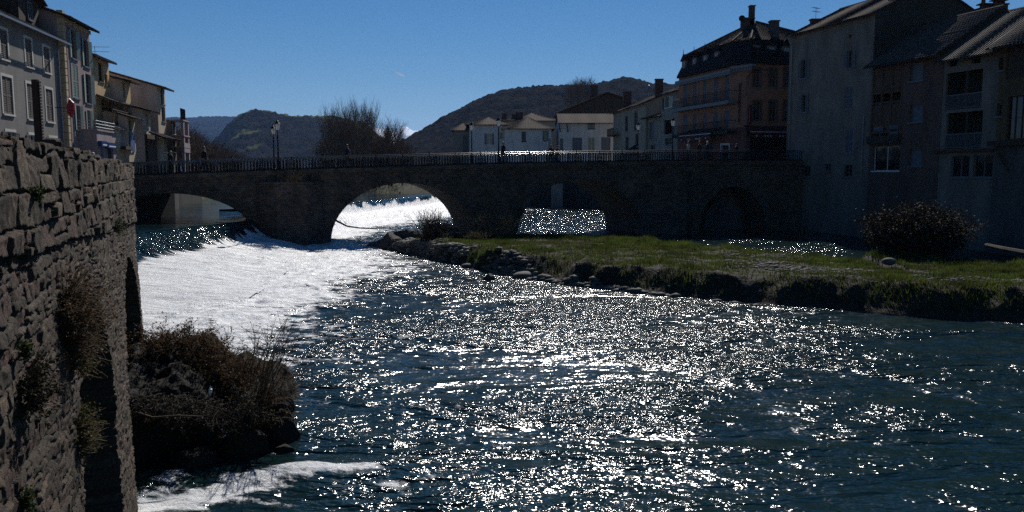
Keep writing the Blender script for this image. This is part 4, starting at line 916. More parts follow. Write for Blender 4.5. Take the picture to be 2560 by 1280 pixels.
def window(par, F, o, style='plain', fm='frame_white', sm='shutter_grey', w=0, rev=.2, sur=None, pane='glass', cols=2, rows=3, sill=True, name='window'):
    u0, u1, z0, z1 = o[:4]; mb = MB(); t = .055; r = w+rev
    if style != 'void':
        for a, b, c, d in ((u0, u0+t, z0, z1), (u1-t, u1, z0, z1), (u0+t, u1-t, z0, z0+t), (u0+t, u1-t, z1-t, z1)): F.box(mb, a, b, r-.06, r, c, d)
        for k in range(1, cols): q = u0+(u1-u0)*k/cols; F.box(mb, q-.03, q+.03, r-.055, r-.004, z0+t, z1-t)
        for k in range(1, rows): q = z0+(z1-z0)*k/rows; F.box(mb, u0+t, u1-t, r-.045, r-.008, q-.012, q+.012)
    else: F.box(mb, u0, u1, r+.9, r+.95, z0, z1)
    f = mb.build(name, fm if style != 'void' else 'dark_void', par)
    if style != 'void': p = MB(); p.quad([F.P(u0, r-.01, z0), F.P(u1, r-.01, z0), F.P(u1, r-.01, z1), F.P(u0, r-.01, z1)]); p.build('pane', pane, f)
    else:
        p = MB()
        for a, b in (((u0, z0), (u1, z0)), ((u1, z0), (u1, z1)), ((u1, z1), (u0, z1)), ((u0, z1), (u0, z0))): p.quad([F.P(a[0], r, a[1]), F.P(b[0], r, b[1]), F.P(b[0], r+.9, b[1]), F.P(a[0], r+.9, a[1])])
        p.build('reveal', 'dark_void', f)
    if sur:
        s = MB(); g = .16
        for a, b, c, d in ((u0-g, u0-.003, z0, z1+g), (u1+.003, u1+g, z0, z1+g), (u0-.003, u1+.003, z1+.003, z1+g)): F.box(s, a, b, w-.03, w+.02, c, d)
        s.build('surround', sur, f)
    if sill: s = MB(); F.box(s, u0-.12, u1+.12, w-.09, w+.05, z0-.10, z0-.004); s.build('sill', sur or fm, f)
    c = (u0+u1)/2; hw = (u1-u0)/2*.9
    if style == 'closed': shutter(f, F, u0+.01, c-.01, z0, z1, w+.06, sm); shutter(f, F, c+.01, u1-.01, z0, z1, w+.06, sm)
    if style == 'open': shutter(f, F, u0-hw-.02, u0-.02, z0, z1, w-.02, sm); shutter(f, F, u1+.02, u1+hw+.02, z0, z1, w-.02, sm)
    if style == 'ajar': shutter(f, F, u0, u0+hw, z0, z1, w-.02, sm, R(172), 'l'); shutter(f, F, u1-hw, u1, z0, z1, w-.02, sm, R(168), 'r')
    return f
def roofslab(mb, A, B, C, D, th=.10, row=.27):
    A, B, C, D = map(Vector, (A, B, C, D)); n = (B-A).cross(D-A).normalized()
    if n.z < 0: n = -n
    L = (B-A).length; H = (D-A).length; nu = max(4, int(L/row)*4+1); nv = max(3, int(H/.38)*2)
    u, v = np.meshgrid(np.linspace(0, 1, nu), np.linspace(0, 1, nv), indexing='ij')
    a, b, c, d = [np.array(q) for q in (A, B, C, D)]
    P = ((a*(1-u[..., None])+b*u[..., None])*(1-v[..., None])+(d*(1-u[..., None])+c*u[..., None])*v[..., None])
    ph = ((P-a) @ np.array((B-A).normalized()))/row; k = .042*np.sin(ph*2*np.pi)+.02*((v*H/.38) % 1)*-1+.02+.03*fbm(u*L*.8, v*H*.8, 3, 3)
    P = P+np.array(n)*k[..., None]; st = len(mb.v)
    mb.v += [tuple(p) for p in P.reshape(-1, 3)]; fs = gridfaces(nu, nv)+st; mb.f += [tuple(f) for f in fs.tolist()]; mb.m += [mb.k]*len(fs)
    lo = [q-n*th for q in (A, B, C, D)]; hi = [q-n*.03 for q in (A, B, C, D)]
    mb.quad(lo[::-1]); 
    for i in range(4): j = (i+1) % 4; mb.quad([lo[i], lo[j], hi[j], hi[i]])
def gable(par, F, u0, u1, dp, ze, rise, m, over=.5, side=.25, wm=None, both=True, ridge=.5, name='roof'):
    mb = MB(); wr = dp*ridge; zr = ze+rise; k = rise/wr
    roofslab(mb, F.P(u0-side, -over, ze-k*over+.12), F.P(u1+side, -over, ze-k*over+.12), F.P(u1+side, wr, zr+.12), F.P(u0-side, wr, zr+.12))
    if both and dp-wr > .1: k2 = rise/(dp-wr); roofslab(mb, F.P(u1+side, dp+.3, ze-k2*.3+.12), F.P(u0-side, dp+.3, ze-k2*.3+.12), F.P(u0-side, wr, zr+.12), F.P(u1+side, wr, zr+.12))
    mb.tube([F.P(u0-side, wr, zr+.14), F.P(u1+side, wr, zr+.14)], .10, 6)
    r = mb.build(name, m, par)
    return r
def hip(par, F, u0, u1, dp, ze, rise, m, over=.5):
    mb = MB(); h = min(dp, (u1-u0))/2; a, b = u0-over, u1+over; w0, w1 = -over, dp+over; ru0, ru1 = u0+h, u1-h
    if ru1 < ru0: ru0 = ru1 = (u0+u1)/2
    z, zr = ze, ze+rise; wm = dp/2
    roofslab(mb, F.P(a, w0, z), F.P(b, w0, z), F.P(ru1, wm, zr), F.P(ru0, wm, zr)); roofslab(mb, F.P(b, w1, z), F.P(a, w1, z), F.P(ru0, wm, zr), F.P(ru1, wm, zr))
    roofslab(mb, F.P(b, w0, z), F.P(b, w1, z), F.P(ru1, wm, zr), F.P(ru1, wm, zr)); roofslab(mb, F.P(a, w1, z), F.P(a, w0, z), F.P(ru0, wm, zr), F.P(ru0, wm, zr))
    return mb.build('roof', m, par)
def walls(par, F, u0, u1, dp, z0, ze, m, ops, rise=0, ridge=.5, sm=None, rev=.2):
    mb = MB(); front(mb, F, u0, u1, z0, ze, ops, rev); zr = ze+rise
    mb.build('wall', m, par); mb = MB()
    for u in (u0, u1): mb.quad([F.P(u, 0, z0), F.P(u, dp, z0), F.P(u, dp, ze)]+([F.P(u, dp*ridge, zr)] if rise else [])+[F.P(u, 0, ze)])
    mb.quad([F.P(u0, dp, z0), F.P(u1, dp, z0), F.P(u1, dp, ze), F.P(u0, dp, ze)]); mb.quad([F.P(u0, .02+rev, ze-.02), F.P(u1, .02+rev, ze-.02), F.P(u1, dp, ze-.02), F.P(u0, dp, ze-.02)])
    return mb.build('side_wall', sm or m, par)
def chimney(par, p, sx, sy, h, m='brick', cap=True, pots=0):
    mb = MB(); mb.abox(p, sx, sy, h)
    if cap: mb.abox((p[0], p[1], p[2]+h+.002), sx+.16, sy+.16, .12)
    for k in range(pots): q = (k-(pots-1)/2)*sx/max(1, pots); mb.lathe((p[0]+q, p[1], p[2]+h+.12), [(.11, 0), (.10, .35), (.14, .38), (.0, .5)], 8)
    return mb.build('chimney', m, par)
def aerial(par, p, h=1.6, s=.5, yaw=0):
    mb = MB(); p = Vector(p); mb.tube([p, p+Vector((0, 0, h))], .02, 4); d = Vector((math.cos(yaw), math.sin(yaw), 0)); e = Vector((-d.y, d.x, 0))
    for z in (h*.95, h*.7):
        mb.tube([p-d*s+Vector((0, 0, z)), p+d*s+Vector((0, 0, z))], .014, 4)
        for k in range(6): q = p+d*s*(k/2.5-1)+Vector((0, 0, z)); mb.tube([q-e*.22, q+e*.22], .01, 3)
    return mb.build('aerial', 'iron', par)
def base(name, label, F, u0, u1, z0, group=None):
    c = F.P((u0+u1)/2, 0, z0); return thing(name, label, 'house', c, group)
GH = 'houses along the river'

# -- left street
FL = Fr(onplane(-500, -.19, -20), onplane(165, -.19, -20))
def uof(F, x, y=430): return F.hit(x, y)[0]
def left_white():
    F = Fr(onplane(-420, -.19, -20), onplane(162, -.19, -20)); u1 = F.L; u0 = 0; ze = F.hit(172, 106, -.5)[1]+.1
    up = [(-62, 52, -42, 128), (0, 75, 18, 147), (63, 98, 79, 166), (109, 119, 124, 181)]; lo = [(-75, 176, -48, 272), (6, 193, 31, 285), (68, 211, 88, 298), (115, 224, 132, 304)]; gr = [(-70, 322, -40, 360), (16, 330, 38, 372), (74, 338, 92, 372), (124, 345, 142, 382)]
    t = base('townhouse', 'large pale grey house with closed louvred shutters, leftmost on the street', F, u0, u1, 4.7, GH)
    U = [F.rect(*q) for q in up]; L_ = [F.rect(*q) for q in lo]; G_ = [F.rect(*q) for q in gr]
    walls(t, F, u0, u1, 9, 4.6, ze, 'white_render', U+L_+G_, 2.4, .5, 'mauve_render')
    for o in U: window(t, F, o, 'closed', sur='surround')
    for o in L_: window(t, F, o, 'closed', sur='surround')
    for o in G_: window(t, F, o, 'open', sur='surround', sm='shutter_grey')
    gable(t, F, u0, u1, 9, ze, 2.4, 'tile_grey', .48, .3)
    mb = MB(); F.box(mb, u0, u1+.3, -.80, -.70, ze-.38, ze-.26); mb.build('gutter', 'zinc', t); mb = MB(); mb.tube([F.P(u1-.3, -.12, 4.7), F.P(u1-.3, -.12, ze-.7), F.P(u1-.3, -.7, ze-.35)], .05, 6); mb.build('downpipe', 'zinc', t)
    # dormer breaking the roof edge
    D = F.rect(38, 8, 88, 60, 1.0); d = MB(); F.box(d, D[0], D[1], .8, 4.2, ze+.1, ze+2.2); dm = d.build('dormer', 'wood_dark', t)
    mb = MB(); um = (D[0]+D[1])/2; roofslab(mb, F.P(D[0]-.3, .3, ze+2.1), F.P(D[0]-.3, 4.3, ze+2.1), F.P(um, 4.3, ze+2.9), F.P(um, .3, ze+2.9)); roofslab(mb, F.P(D[1]+.3, 4.3, ze+2.1), F.P(D[1]+.3, .3, ze+2.1), F.P(um, .3, ze+2.9), F.P(um, 4.3, ze+2.9)); mb.build('dormer_roof', 'tile', dm)
    window(dm, F, (um-.35, um+.35, ze+.8, ze+1.9), 'plain', 'frame_dim', w=.72, rev=.06)
left_white()
def left_pink():
    F = Fr(onplane(164, -.19, -19.7, 200), onplane(229, -.19, -19.7, 200)); L_ = F.L; ze = F.hit(164, 44)[1]
    W1 = [F.rect(*q) for q in ((178, 76, 190, 146), (209, 101, 221, 166))]; W2 = [F.rect(*q) for q in ((183, 163, 196, 245), (214, 186, 227, 258))]; W3 = [F.rect(*q) for q in ((191, 264, 201, 325), (218, 276, 226, 325))]
    t = base('townhouse', 'tall narrow pink house with pale green shutters', F, 0, L_, 4.7, GH)
    walls(t, F, 0, L_, 8.5, 4.6, ze, 'pink_render', W1+W2+W3, 1.5, .5, 'mauve_render')
    for o in W1+W3: window(t, F, o, 'ajar', 'frame_dim', 'shutter_green', sill=True)
    window(t, F, W2[0], 'closed', 'frame_dim', 'shutter_green'); window(t, F, W2[1], 'ajar', 'frame_dim', 'shutter_green')
    gable(t, F, 0, L_, 8.5, ze, 1.5, 'tile', .65, .35)
    mb = MB(); F.box(mb, 0, L_, -.12, -.002, ze-.35, ze-.1); mb.build('cornice', 'cream_render', t)
    mb = MB()
    for k in range(24): z = 4.7+k*.48; F.box(mb, -.012, .38+.12*(k % 2), -.03, .35, z+.02, z+.44)
    mb.build('quoins', 'cream_render', t)
    c = F.P(-.8, 3.2, ze+.6); chimney(t, (c.x, c.y, c.z), .45, .45, 3.0, 'wood_dark', True, 1)
    c = F.P(1.2, 3.0, ze+1); aerial(t, c, 2.2, .9, .4); c = F.P(.9, 2.0, ze+.6); chimney(t, (c.x, c.y, c.z), .8, .5, .9, 'brick')
    mb = MB(); mb.tube([F.P(.75, -.1, 4.7), F.P(.75, -.1, ze-.9), F.P(.9, -.5, ze-.25)], .05, 6); mb.build('downpipe', 'zinc', t)
    w = F.hit(190, 72, 8)[1]; mb = MB(); 
    # hanging tobacco sign
    u, z = F.hit(173, 270, -.8); z0, z1 = F.hit(173, 294, -.8)[1], F.hit(173, 246, -.8)[1]; mb = MB(); zc = (z0+z1)/2; h = (z1-z0)/2; wd = .42; c = F.P(u, -.85, 0)
    pts = [(0-wd*.1, zc+h), (wd*.55, zc+h*.55), (wd*.6, zc-h*.2), (wd*.1, zc-h), (-wd*.45, zc-h*.6), (-wd*.55, zc+h*.1)]
    s = thing('tobacco_sign', 'red lozenge shop sign reading TABAC hung on the pink house', 'sign', (c.x, c.y, zc))
    G = [Vector((c.x+a, c.y, z)) for a, z in pts]; mb.quad(G); mb.quad([g+Vector((0, .14, 0)) for g in G][::-1])
    for i in range(6): a, b = G[i], G[(i+1) % 6]; mb.quad([a, a+Vector((0, .14, 0)), b+Vector((0, .14, 0)), b])
    mb.build('sign_panel', 'red_sign', s)
    a = MB(); q = F.P(u-.2, 0, zc); a.tube([q, c+Vector((-.1, .07, zc))], .025, 5); a.build('bracket', 'iron', s)
    text_mesh('TABAC', s, [(.1-.05*i, -.012, h*.68-i*h*.34) for i in range(5)], .26, .008, 0, 0, 'shutter_pale')
left_pink()
def left_annex():
    F = Fr(onplane(243, -.19, -18.5, 360), onplane(290, -.19, -18.5, 360)); L_ = F.L; zt = F.hit(243, 327)[1]
    D = [F.rect(252, 360, 259, 402), F.rect(269, 366, 284, 404)]
    t = thing('shop_annex', 'low mauve shop with a railed roof terrace and blue signs', 'shop', F.P(L_/2, 0, 4.7))
    walls(t, F, 0, L_, 2.2, 4.6, zt, 'mauve_render', D)
    for o in D: window(t, F, o, 'plain', 'frame_dim', rows=1, cols=1, name='door', sill=False)
    mb = MB(); F.box(mb, -.08, L_+.08, -.08, 2.25, zt+.003, zt+.12); mb.build('coping', 'mauve_render', t)
    mb = MB()
    for z in (.28, .5, .72): mb.tube([F.P(0, 2.1, zt+z), F.P(0, .02, zt+z), F.P(L_, .02, zt+z)], .02, 4)
    for k in range(7): mb.tube([F.P(L_*k/6, .02, zt+.1), F.P(L_*k/6, .02, zt+.74)], .02, 4)
    for k in (.7, 1.4): mb.tube([F.P(0, k, zt+.1), F.P(0, k, zt+.74)], .02, 4)
    mb.build('terrace_railing', 'steel_rail', t)
    for q, lab in (((252, 353, 266, 367), 'small blue shop sign box, left one of the pair'), ((268, 357, 288, 371), 'wider blue shop sign box with a white stripe')):
        o = F.rect(*q, -.2); c = F.P((o[0]+o[1])/2, -.2, o[2]); s = thing('shop_sign', lab, 'sign', c, 'blue signs on the low shop'); mb = MB(); F.box(mb, o[0], o[1], -.26, -.01, o[2], o[3]); mb.build('sign_box', 'blue_sign', s)
        mb = MB(); F.box(mb, o[0]+.3, o[1]-.06, -.268, -.258, o[2]+.09, o[2]+.19); mb.build('stripe', 'white_sign', s)
left_annex()
def house(label, a, x0, x1, yc, z0, yt, dp, wm, ops, rise=.8, roofm='tile_grey', over=.6, sm=None, s=-.19, ridge=.5, roof=True, name='townhouse', group=GH, side=.25):
    F = Fr(onplane(x0, s, a, yc), onplane(x1, s, a, yc)); t = base(name, label, F, 0, F.L, z0, group); ze = F.hit(x0, yt)[1]
    O = [F.rect(*q[:4]) for q in ops]; walls(t, F, 0, F.L, dp, z0-.5, ze, wm, O, rise if roof else 0, ridge, sm)
    for o, q in zip(O, ops):
        kw = q[5] if len(q) > 5 else {}; window(t, F, o, q[4], **kw)
    if roof: gable(t, F, 0, F.L, dp, ze, rise, roofm, over, side, ridge=ridge)
    return t, F, ze
t, F, ze = house('yellow house with a shaded wooden balcony next to the pink house', -20.0, 229, 276, 250, 4.7, 139, 7, 'yellow_render',
    [(246, 158, 258, 204, 'plain', dict(fm='wood_dark')), (262, 186, 269, 212, 'plain', dict(fm='wood_dark', cols=1, rows=2)), (257, 250, 266, 308, 'void', dict(sill=False))], .9)
c = F.P(2.2, 2.3, ze+.5); chimney(t, (c.x, c.y, c.z), .9, .7, 1.7, 'wood_dark', True, 1)
mb = MB(); o = F.rect(248, 283, 300, 312); F.box(mb, o[0]-.4, o[1], -1.1, 0, o[2]-.1, o[2]+.08)
for k in range(16): q = o[0]-.4+(o[1]-o[0]+.4)*k/15; F.box(mb, q, q+.06, -1.1, -1.05, o[2]+.08, o[2]+1.0)
F.box(mb, o[0]-.4, o[1], -1.12, -1.04, o[2]+1.0, o[2]+1.08); mb.build('balcony', 'wood_dark', t)
mb = MB(); zz = F.hit(246, 236, -.6)[1]; roofslab(mb, F.P(o[0]-.5, -1.3, zz-.35), F.P(o[1]+.3, -1.3, zz-.35), F.P(o[1]+.3, 0, zz+.15), F.P(o[0]-.5, 0, zz+.15)); mb.build('awning_roof', 'tile_grey', t)
rg = random.Random(3); pl = F.P((o[0]+o[1])/2+1.2, -.8, o[2]+.5); tp = thing('balcony_plants', 'bushy potted plants spilling over the wooden balcony', 'plants', pl); st, lf = MB(), MB()
for k in range(160):
    b = pl+Vector((*(F.d*rg.uniform(-1.5, 1.5)), rg.uniform(0, .5))); e = b+Vector((rg.uniform(-.4, .4), rg.uniform(-.4, .4), rg.uniform(-.5, .9))); st.tube([b, e], [.012, .005], 3, cap=False)
    for j in range(5): q = b.lerp(e, rg.uniform(.3, 1)); a_ = Vector([rg.uniform(-1, 1) for _ in range(3)])*.06; b_ = Vector([rg.uniform(-1, 1) for _ in range(3)])*.06; lf.quad([q, q+a_, q+a_+b_, q+b_])
st.build('stems', 'twig_brown', tp); lf.build('leaves', 'leaf_olive', tp)
t, F, ze = house('narrow tan house stepping forward with a lit strip of yellow wall', -19.2, 305, 326, 230, 4.7, 200, 3.4, 'yellow_render', [(308, 208, 312, 245, 'closed', dict(sm='shutter_pale', sill=False))], .4, sm='tan_render', over=.8)
c = F.P(-.3, 1.8, ze+.3); chimney(t, (c.x, c.y, c.z), .7, .7, 1.0, 'wood_dark'); aerial(t, c+Vector((0, 0, .8)), 1.5, 1.1, .1)
t, F, ze = house('low yellow bay with a white curtained window and flower box', -18.5, 291, 320, 360, 4.7, 322, 1.6, 'yellow_render', [(297, 324, 312, 367, 'plain', dict(fm='frame_white', pane='curtain', rows=1, cols=3))], .2, 'zinc', .25)
mb = MB(); o = F.rect(298, 368, 316, 374); F.box(mb, o[0], o[1], -.5, -.12, o[2], o[3]+.06); mb.build('flower_box', 'wood_dark', t)
t, F, ze = house('cream lean-to house with a blue shutter beside the curtained bay', -18.2, 321, 339, 350, 4.7, 293, 3.2, 'cream_render', [(322, 300, 330, 330, 'plain', dict(fm='frame_dim')), (322, 334, 325, 378, 'plain', dict(cols=1))], .5, 'tile_grey', .7, sm='tan_render')
o = F.rect(325, 336, 336, 380, -.03); mb = MB(); F.box(mb, o[0], o[1], -.08, -.03, o[2], o[3]); mb.build('shutter', 'shutter_blue', t)
t, F, ze = house('beige house with tan flank and two small lit windows beyond the bridge end', -18.0, 359, 379, 340, 1.0, 275, 4.5, 'beige_render', [(365, 284, 371, 318, 'plain', dict(cols=1, rows=2)), (368, 354, 377, 390, 'plain', dict(rows=1, sur='frame_white'))], .6, 'tile', .75, sm='tan_render')
t, F, ze = house('tallest tan gable house at the end of the row beyond the bridge', -17.6, 397, 416, 330, 1.0, 218, 9, 'beige_render', [(402, 218, 410, 260, 'plain', dict(fm='frame_dim')), (404, 268, 413, 304, 'plain', dict(fm='frame_dim')), (408, 342, 416, 380, 'plain', dict(fm='frame_white', pane='curtain'))], 1.3, 'tile_grey', .8, sm='tan_render')
mb = MB(); o = F.rect(385, 330, 425, 345, -.8); roofslab(mb, F.P(-3.5, -1.3, o[2]), F.P(F.L, -1.3, o[2]), F.P(F.L, 0, o[2]+.5), F.P(-3.5, 0, o[2]+.5)); mb.build('porch_roof', 'tile', t)
mb = MB(); F.box(mb, -3.2, -.05, .2, .5, .6, o[2]+.3); mb.build('porch_wall', 'wood_dark', t)
t, F, ze = house('grey modern building with stacked white balconies after the tan gable house', -17.4, 428, 440, 340, 1.0, 300, 5, 'shade_grey', [(430, 310, 437, 335, 'plain', dict(cols=1)), (431, 345, 437, 380, 'plain', dict(cols=1))], 0, roof=False)
mb = MB()
for y in (300, 338, 366): z = F.hit(430, y)[1]; F.box(mb, -.4, F.L+.4, -1.2, 0, z-.12, z)
for u in (.0, F.L): F.box(mb, u-.2, u+.2, -1.15, -.9, 4.45, ze)
F.box(mb, -.3, F.L+.3, -1.18, -1.10, ze-3.0, ze-2.1)
mb.build('balcony', 'mauve_render', t); mb = MB()
for k in range(10): q = F.P(F.L*k/9, -.9, ze); mb.tube([q, q+Vector((0, 0, 1.1))], .03, 4)
mb.build('terrace_railing', 'iron', t)
# sluice rack behind the wall
p = at(94, 300, 14.0); t = thing('sluice_rack', 'tall rusty toothed sluice rack standing behind the stone wall', 'sluice gear', (p.x, p.y, 4.7)); z1 = at(94, 199, 14)[2]
mb = MB(); mb.abox((p.x, p.y, 4.7), .10, .07, z1-4.7)
for k in range(26): mb.abox((p.x+.065, p.y, z1-.06-k*.052), .03, .06, .028)
mb.build('toothed_bar', 'rust', t); mb = MB(); mb.ball((p.x+.2, p.y, at(110, 356, 14)[2]-.03), .20, .14, .11, 10, 8); mb.tube([(p.x+.1, p.y, 4.7), (p.x+.1, p.y, at(110, 356, 14)[2])], .07, 8); mb.build('gear_housing', 'rust', t)

# -- right bank
def rhouse(label, b, x0, x1, yc, z0, yt, xt, dp, wm, ops, **k): return house(label, b, x0, x1, yc, z0, yt, dp, wm, ops, s=-.28, **k)
SP_ = dict(fm='frame_dim', sm='shutter_pale')
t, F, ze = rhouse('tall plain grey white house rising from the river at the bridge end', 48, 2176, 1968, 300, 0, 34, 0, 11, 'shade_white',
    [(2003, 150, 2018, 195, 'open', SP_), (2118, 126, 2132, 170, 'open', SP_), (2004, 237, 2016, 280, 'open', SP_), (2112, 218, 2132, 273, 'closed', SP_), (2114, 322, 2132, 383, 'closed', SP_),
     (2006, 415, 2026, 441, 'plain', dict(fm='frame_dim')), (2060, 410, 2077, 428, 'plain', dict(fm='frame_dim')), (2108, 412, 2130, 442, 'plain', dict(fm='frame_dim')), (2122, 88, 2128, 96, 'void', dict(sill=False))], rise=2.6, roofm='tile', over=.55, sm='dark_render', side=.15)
mb = MB(); mb.tube([F.P(F.L-.5, -.08, 1), F.P(F.L-.5, -.08, ze-1.2), F.P(F.L-.3, -.5, ze-.2)], .06, 6); mb.build('downpipe', 'zinc', t); mb = MB(); o = F.rect(2154, 290, 2158, 440); mb.tube([F.P(o[0], -.08, o[2]), F.P(o[0], -.08, o[3])], .05, 6); mb.build('downpipe', 'zinc', t)
c = F.P(1.0, 3.0, ze+1.2); chimney(t, (c.x, c.y, c.z), 1.3, .8, 1.9, 'dark_render')
c = F.P(F.L-1.0, 2.0, ze+.7); chimney(t, (c.x, c.y, c.z), .9, .5, .6, 'brick'); aerial(t, c+Vector((0, 0, .5)), 1.3, .5, .6)
F2 = Fr(onplane(2352, -.28, 47.8, 300), onplane(2176, -.28, 47.8, 300)); ze = F2.hit(2176, 158)[1]
def right_gallery():
    F = F2; t = base('townhouse', 'brown pink house with a timber slatted gallery hung over the river', F, 0, F.L, 0, GH)
    gl = F.rect(2180, 160, 2253, 341); B = [F.rect(*q) for q in ((2275, 156, 2308, 202), (2275, 261, 2307, 305), (2274, 373, 2305, 415))]; w = F.rect(2183, 366, 2249, 427)
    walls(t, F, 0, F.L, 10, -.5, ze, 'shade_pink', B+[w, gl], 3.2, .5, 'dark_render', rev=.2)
    for o in B: window(t, F, o, 'plain', 'frame_dim', pane='shutter_pale', cols=1, rows=1)
    window(t, F, w, 'plain', 'frame_white', rows=1)
    mb = MB(); F.box(mb, gl[0], gl[1], 1.4, 1.45, gl[2], gl[3]); g = mb.build('gallery', 'wood_dark', t)
    mb = MB(); rg = random.Random(2); n = 15
    for k in range(n+1):
        u = gl[0]+(gl[1]-gl[0])*k/n
        if k in (0, 5, 10, n): F.box(mb, u-.07, u+.07, -.02, .12, gl[2], gl[3])
        else: F.box(mb, u-.10, u+.13, .05, .08, gl[2]+.35, gl[2]+2.6+rg.uniform(-.1, .1)); F.box(mb, u-.10, u+.13, .05, .08, gl[2]+3.4, gl[3]-.15)
    for z in (gl[2]+.25, (gl[2]+gl[3])/2-.25, (gl[2]+gl[3])/2+.9, gl[3]-.12): F.box(mb, gl[0], gl[1], -.03, .14, z, z+.14)
    mb.build('slats', 'wood_mid', g)
    mb = MB(); F.box(mb, gl[0]-.2, F.hit(2176, 350)[0]+.05, -.35, -.003, gl[2]-.55, gl[2]+.06); mb.build('beam', 'wood_dark', t)
    for q, m in (((2186, 317, 2208, 328), 'white_sign'), ((2224, 313, 2246, 336), 'shutter_green')):
        o = F.rect(*q, -.05); mb = MB(); F.box(mb, o[0], o[1], -.08, -.04, o[2], o[3]); c = F.P(o[0], -.06, o[2]); s = thing('notice_board', 'small white notice fixed on the timber gallery' if m == 'white_sign' else 'greenish estate board beside the small white notice', 'notice', c, 'notices on the timber gallery'); mb.build('board', 'shutter_pale' if m == 'white_sign' else 'lead', s)
        mb = MB(); F.box(mb, o[0]+.08, o[1]-.08, -.088, -.082, o[2]+(o[3]-o[2])*.35, o[2]+(o[3]-o[2])*.6); mb.build('print', 'blue_sign' if m == 'white_sign' else 'dark_void', s)
    gable(t, F, 0, F.L, 10, ze, 3.2, 'tile_grey', .9, .1)
right_gallery()
F3 = Fr(onplane(2492, -.28, 47.8, 300), onplane(2353, -.28, 47.8, 300))
def right_white():
    F = F3; ze = F.hit(2353, 143)[1]+.02; t = base('townhouse', 'white house with two recessed balconies stacked over the water', F, 0, F.L, 0, GH)
    L1, L2 = F.rect(2364, 178, 2455, 272), F.rect(2364, 280, 2455, 371); T = [F.rect(2371, 146, 2393, 166), F.rect(2429, 136, 2452, 158)]; Bt = [F.rect(2377, 389, 2423, 443), F.rect(2433, 387, 2482, 443)]
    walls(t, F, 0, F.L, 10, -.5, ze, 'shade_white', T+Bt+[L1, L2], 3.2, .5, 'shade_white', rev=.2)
    for o in T: window(t, F, o, 'void', sill=False)
    for o in Bt: window(t, F, o, 'plain', 'frame_dim', rows=1)
    for o in (L1, L2):
        mb = MB(); F.box(mb, o[0], o[1], 1.6, 1.65, o[2], o[3]); F.box(mb, o[0], o[1], .2, 1.6, o[2]-.1, o[2]-.003); F.box(mb, o[0], o[1], .2, 1.6, o[3]+.003, o[3]+.1)
        for u in (o[0]-.1, o[1]): F.box(mb, u, u+.1, .2, 1.6, o[2], o[3])
        g = mb.build('loggia', 'dark_render', t); mb = MB(); um = o[0]+(o[1]-o[0])*.42
        F.box(mb, um-.08, um+.08, 0.0, .16, o[2], o[3]); mb.build('post', 'wood_dark', g)
        mb = MB(); F.box(mb, o[0]+.45, um-.15, 1.5, 1.59, o[2], o[3]-.15); mb.build('door', 'frame_white', g)
        mb = MB(); F.box(mb, o[0], o[1], -.02, .03, o[2]+1.0, o[2]+1.06); F.box(mb, o[0], o[1], -.02, .03, o[2]+.06, o[2]+.1)
        for k in range(30): u = o[0]+(o[1]-o[0])*(k+.5)/30; F.box(mb, u-.012, u+.012, -.01, .015, o[2]+.1, o[2]+1.0)
        mb.build('balcony_railing', 'frame_dim', g)
    z = F.hit(2400, 373)[1]; mb = MB(); F.box(mb, -.1, F.L+.4, -.25, -.003, z-.22, z); mb.build('beam', 'brick', t)
    gable(t, F, 0, F.L, 10, ze, 3.2, 'tile_grey', .9, .1); 
right_white()
F4 = Fr(onplane(2760, -.28, 47.3, 300), onplane(2492, -.28, 47.3, 300))
def right_yellow():
    F = F4; ze = F.hit(2492, 106)[1]; t = base('townhouse', 'ochre house with glazed timber gallery at the right picture edge', F, 0, F.L, 0, GH)
    W = [F.rect(2497, 143, 2508, 176), F.rect(2492, 259, 2504, 291)]; B1 = F.rect(2516, 104, 2620, 192); B2 = F.rect(2518, 236, 2640, 346)
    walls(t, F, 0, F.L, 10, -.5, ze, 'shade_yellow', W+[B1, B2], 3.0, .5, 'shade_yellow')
    for o in W: window(t, F, o, 'plain', 'frame_dim', cols=1, rows=2)
    mb = MB(); F.box(mb, B1[0], B1[1], .1, .2, B1[2], B1[3]); mb.build('timber_panel', 'wood_dark', t); window(t, F, B2, 'plain', 'wood_dark', cols=7, rows=2, sill=False)
    z = F.hit(2500, 352)[1]; mb = MB(); F.box(mb, -.1, F.L+.3, -.4, -.003, z-.35, z); mb.build('beam', 'wood_dark', t)
    mb = MB(); u = F.hit(2500, 370)[0]; mb.tube([F.P(u, -.4, z-.4), F.P(u-.9, 0, z-2.1)], .09, 4); mb.build('brace', 'wood_dark', t)
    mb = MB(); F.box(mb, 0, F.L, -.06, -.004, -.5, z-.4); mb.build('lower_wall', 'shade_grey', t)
    gable(t, F, 0, F.L, 10, ze, 3.0, 'tile_grey', 1.0, .3)
right_yellow()
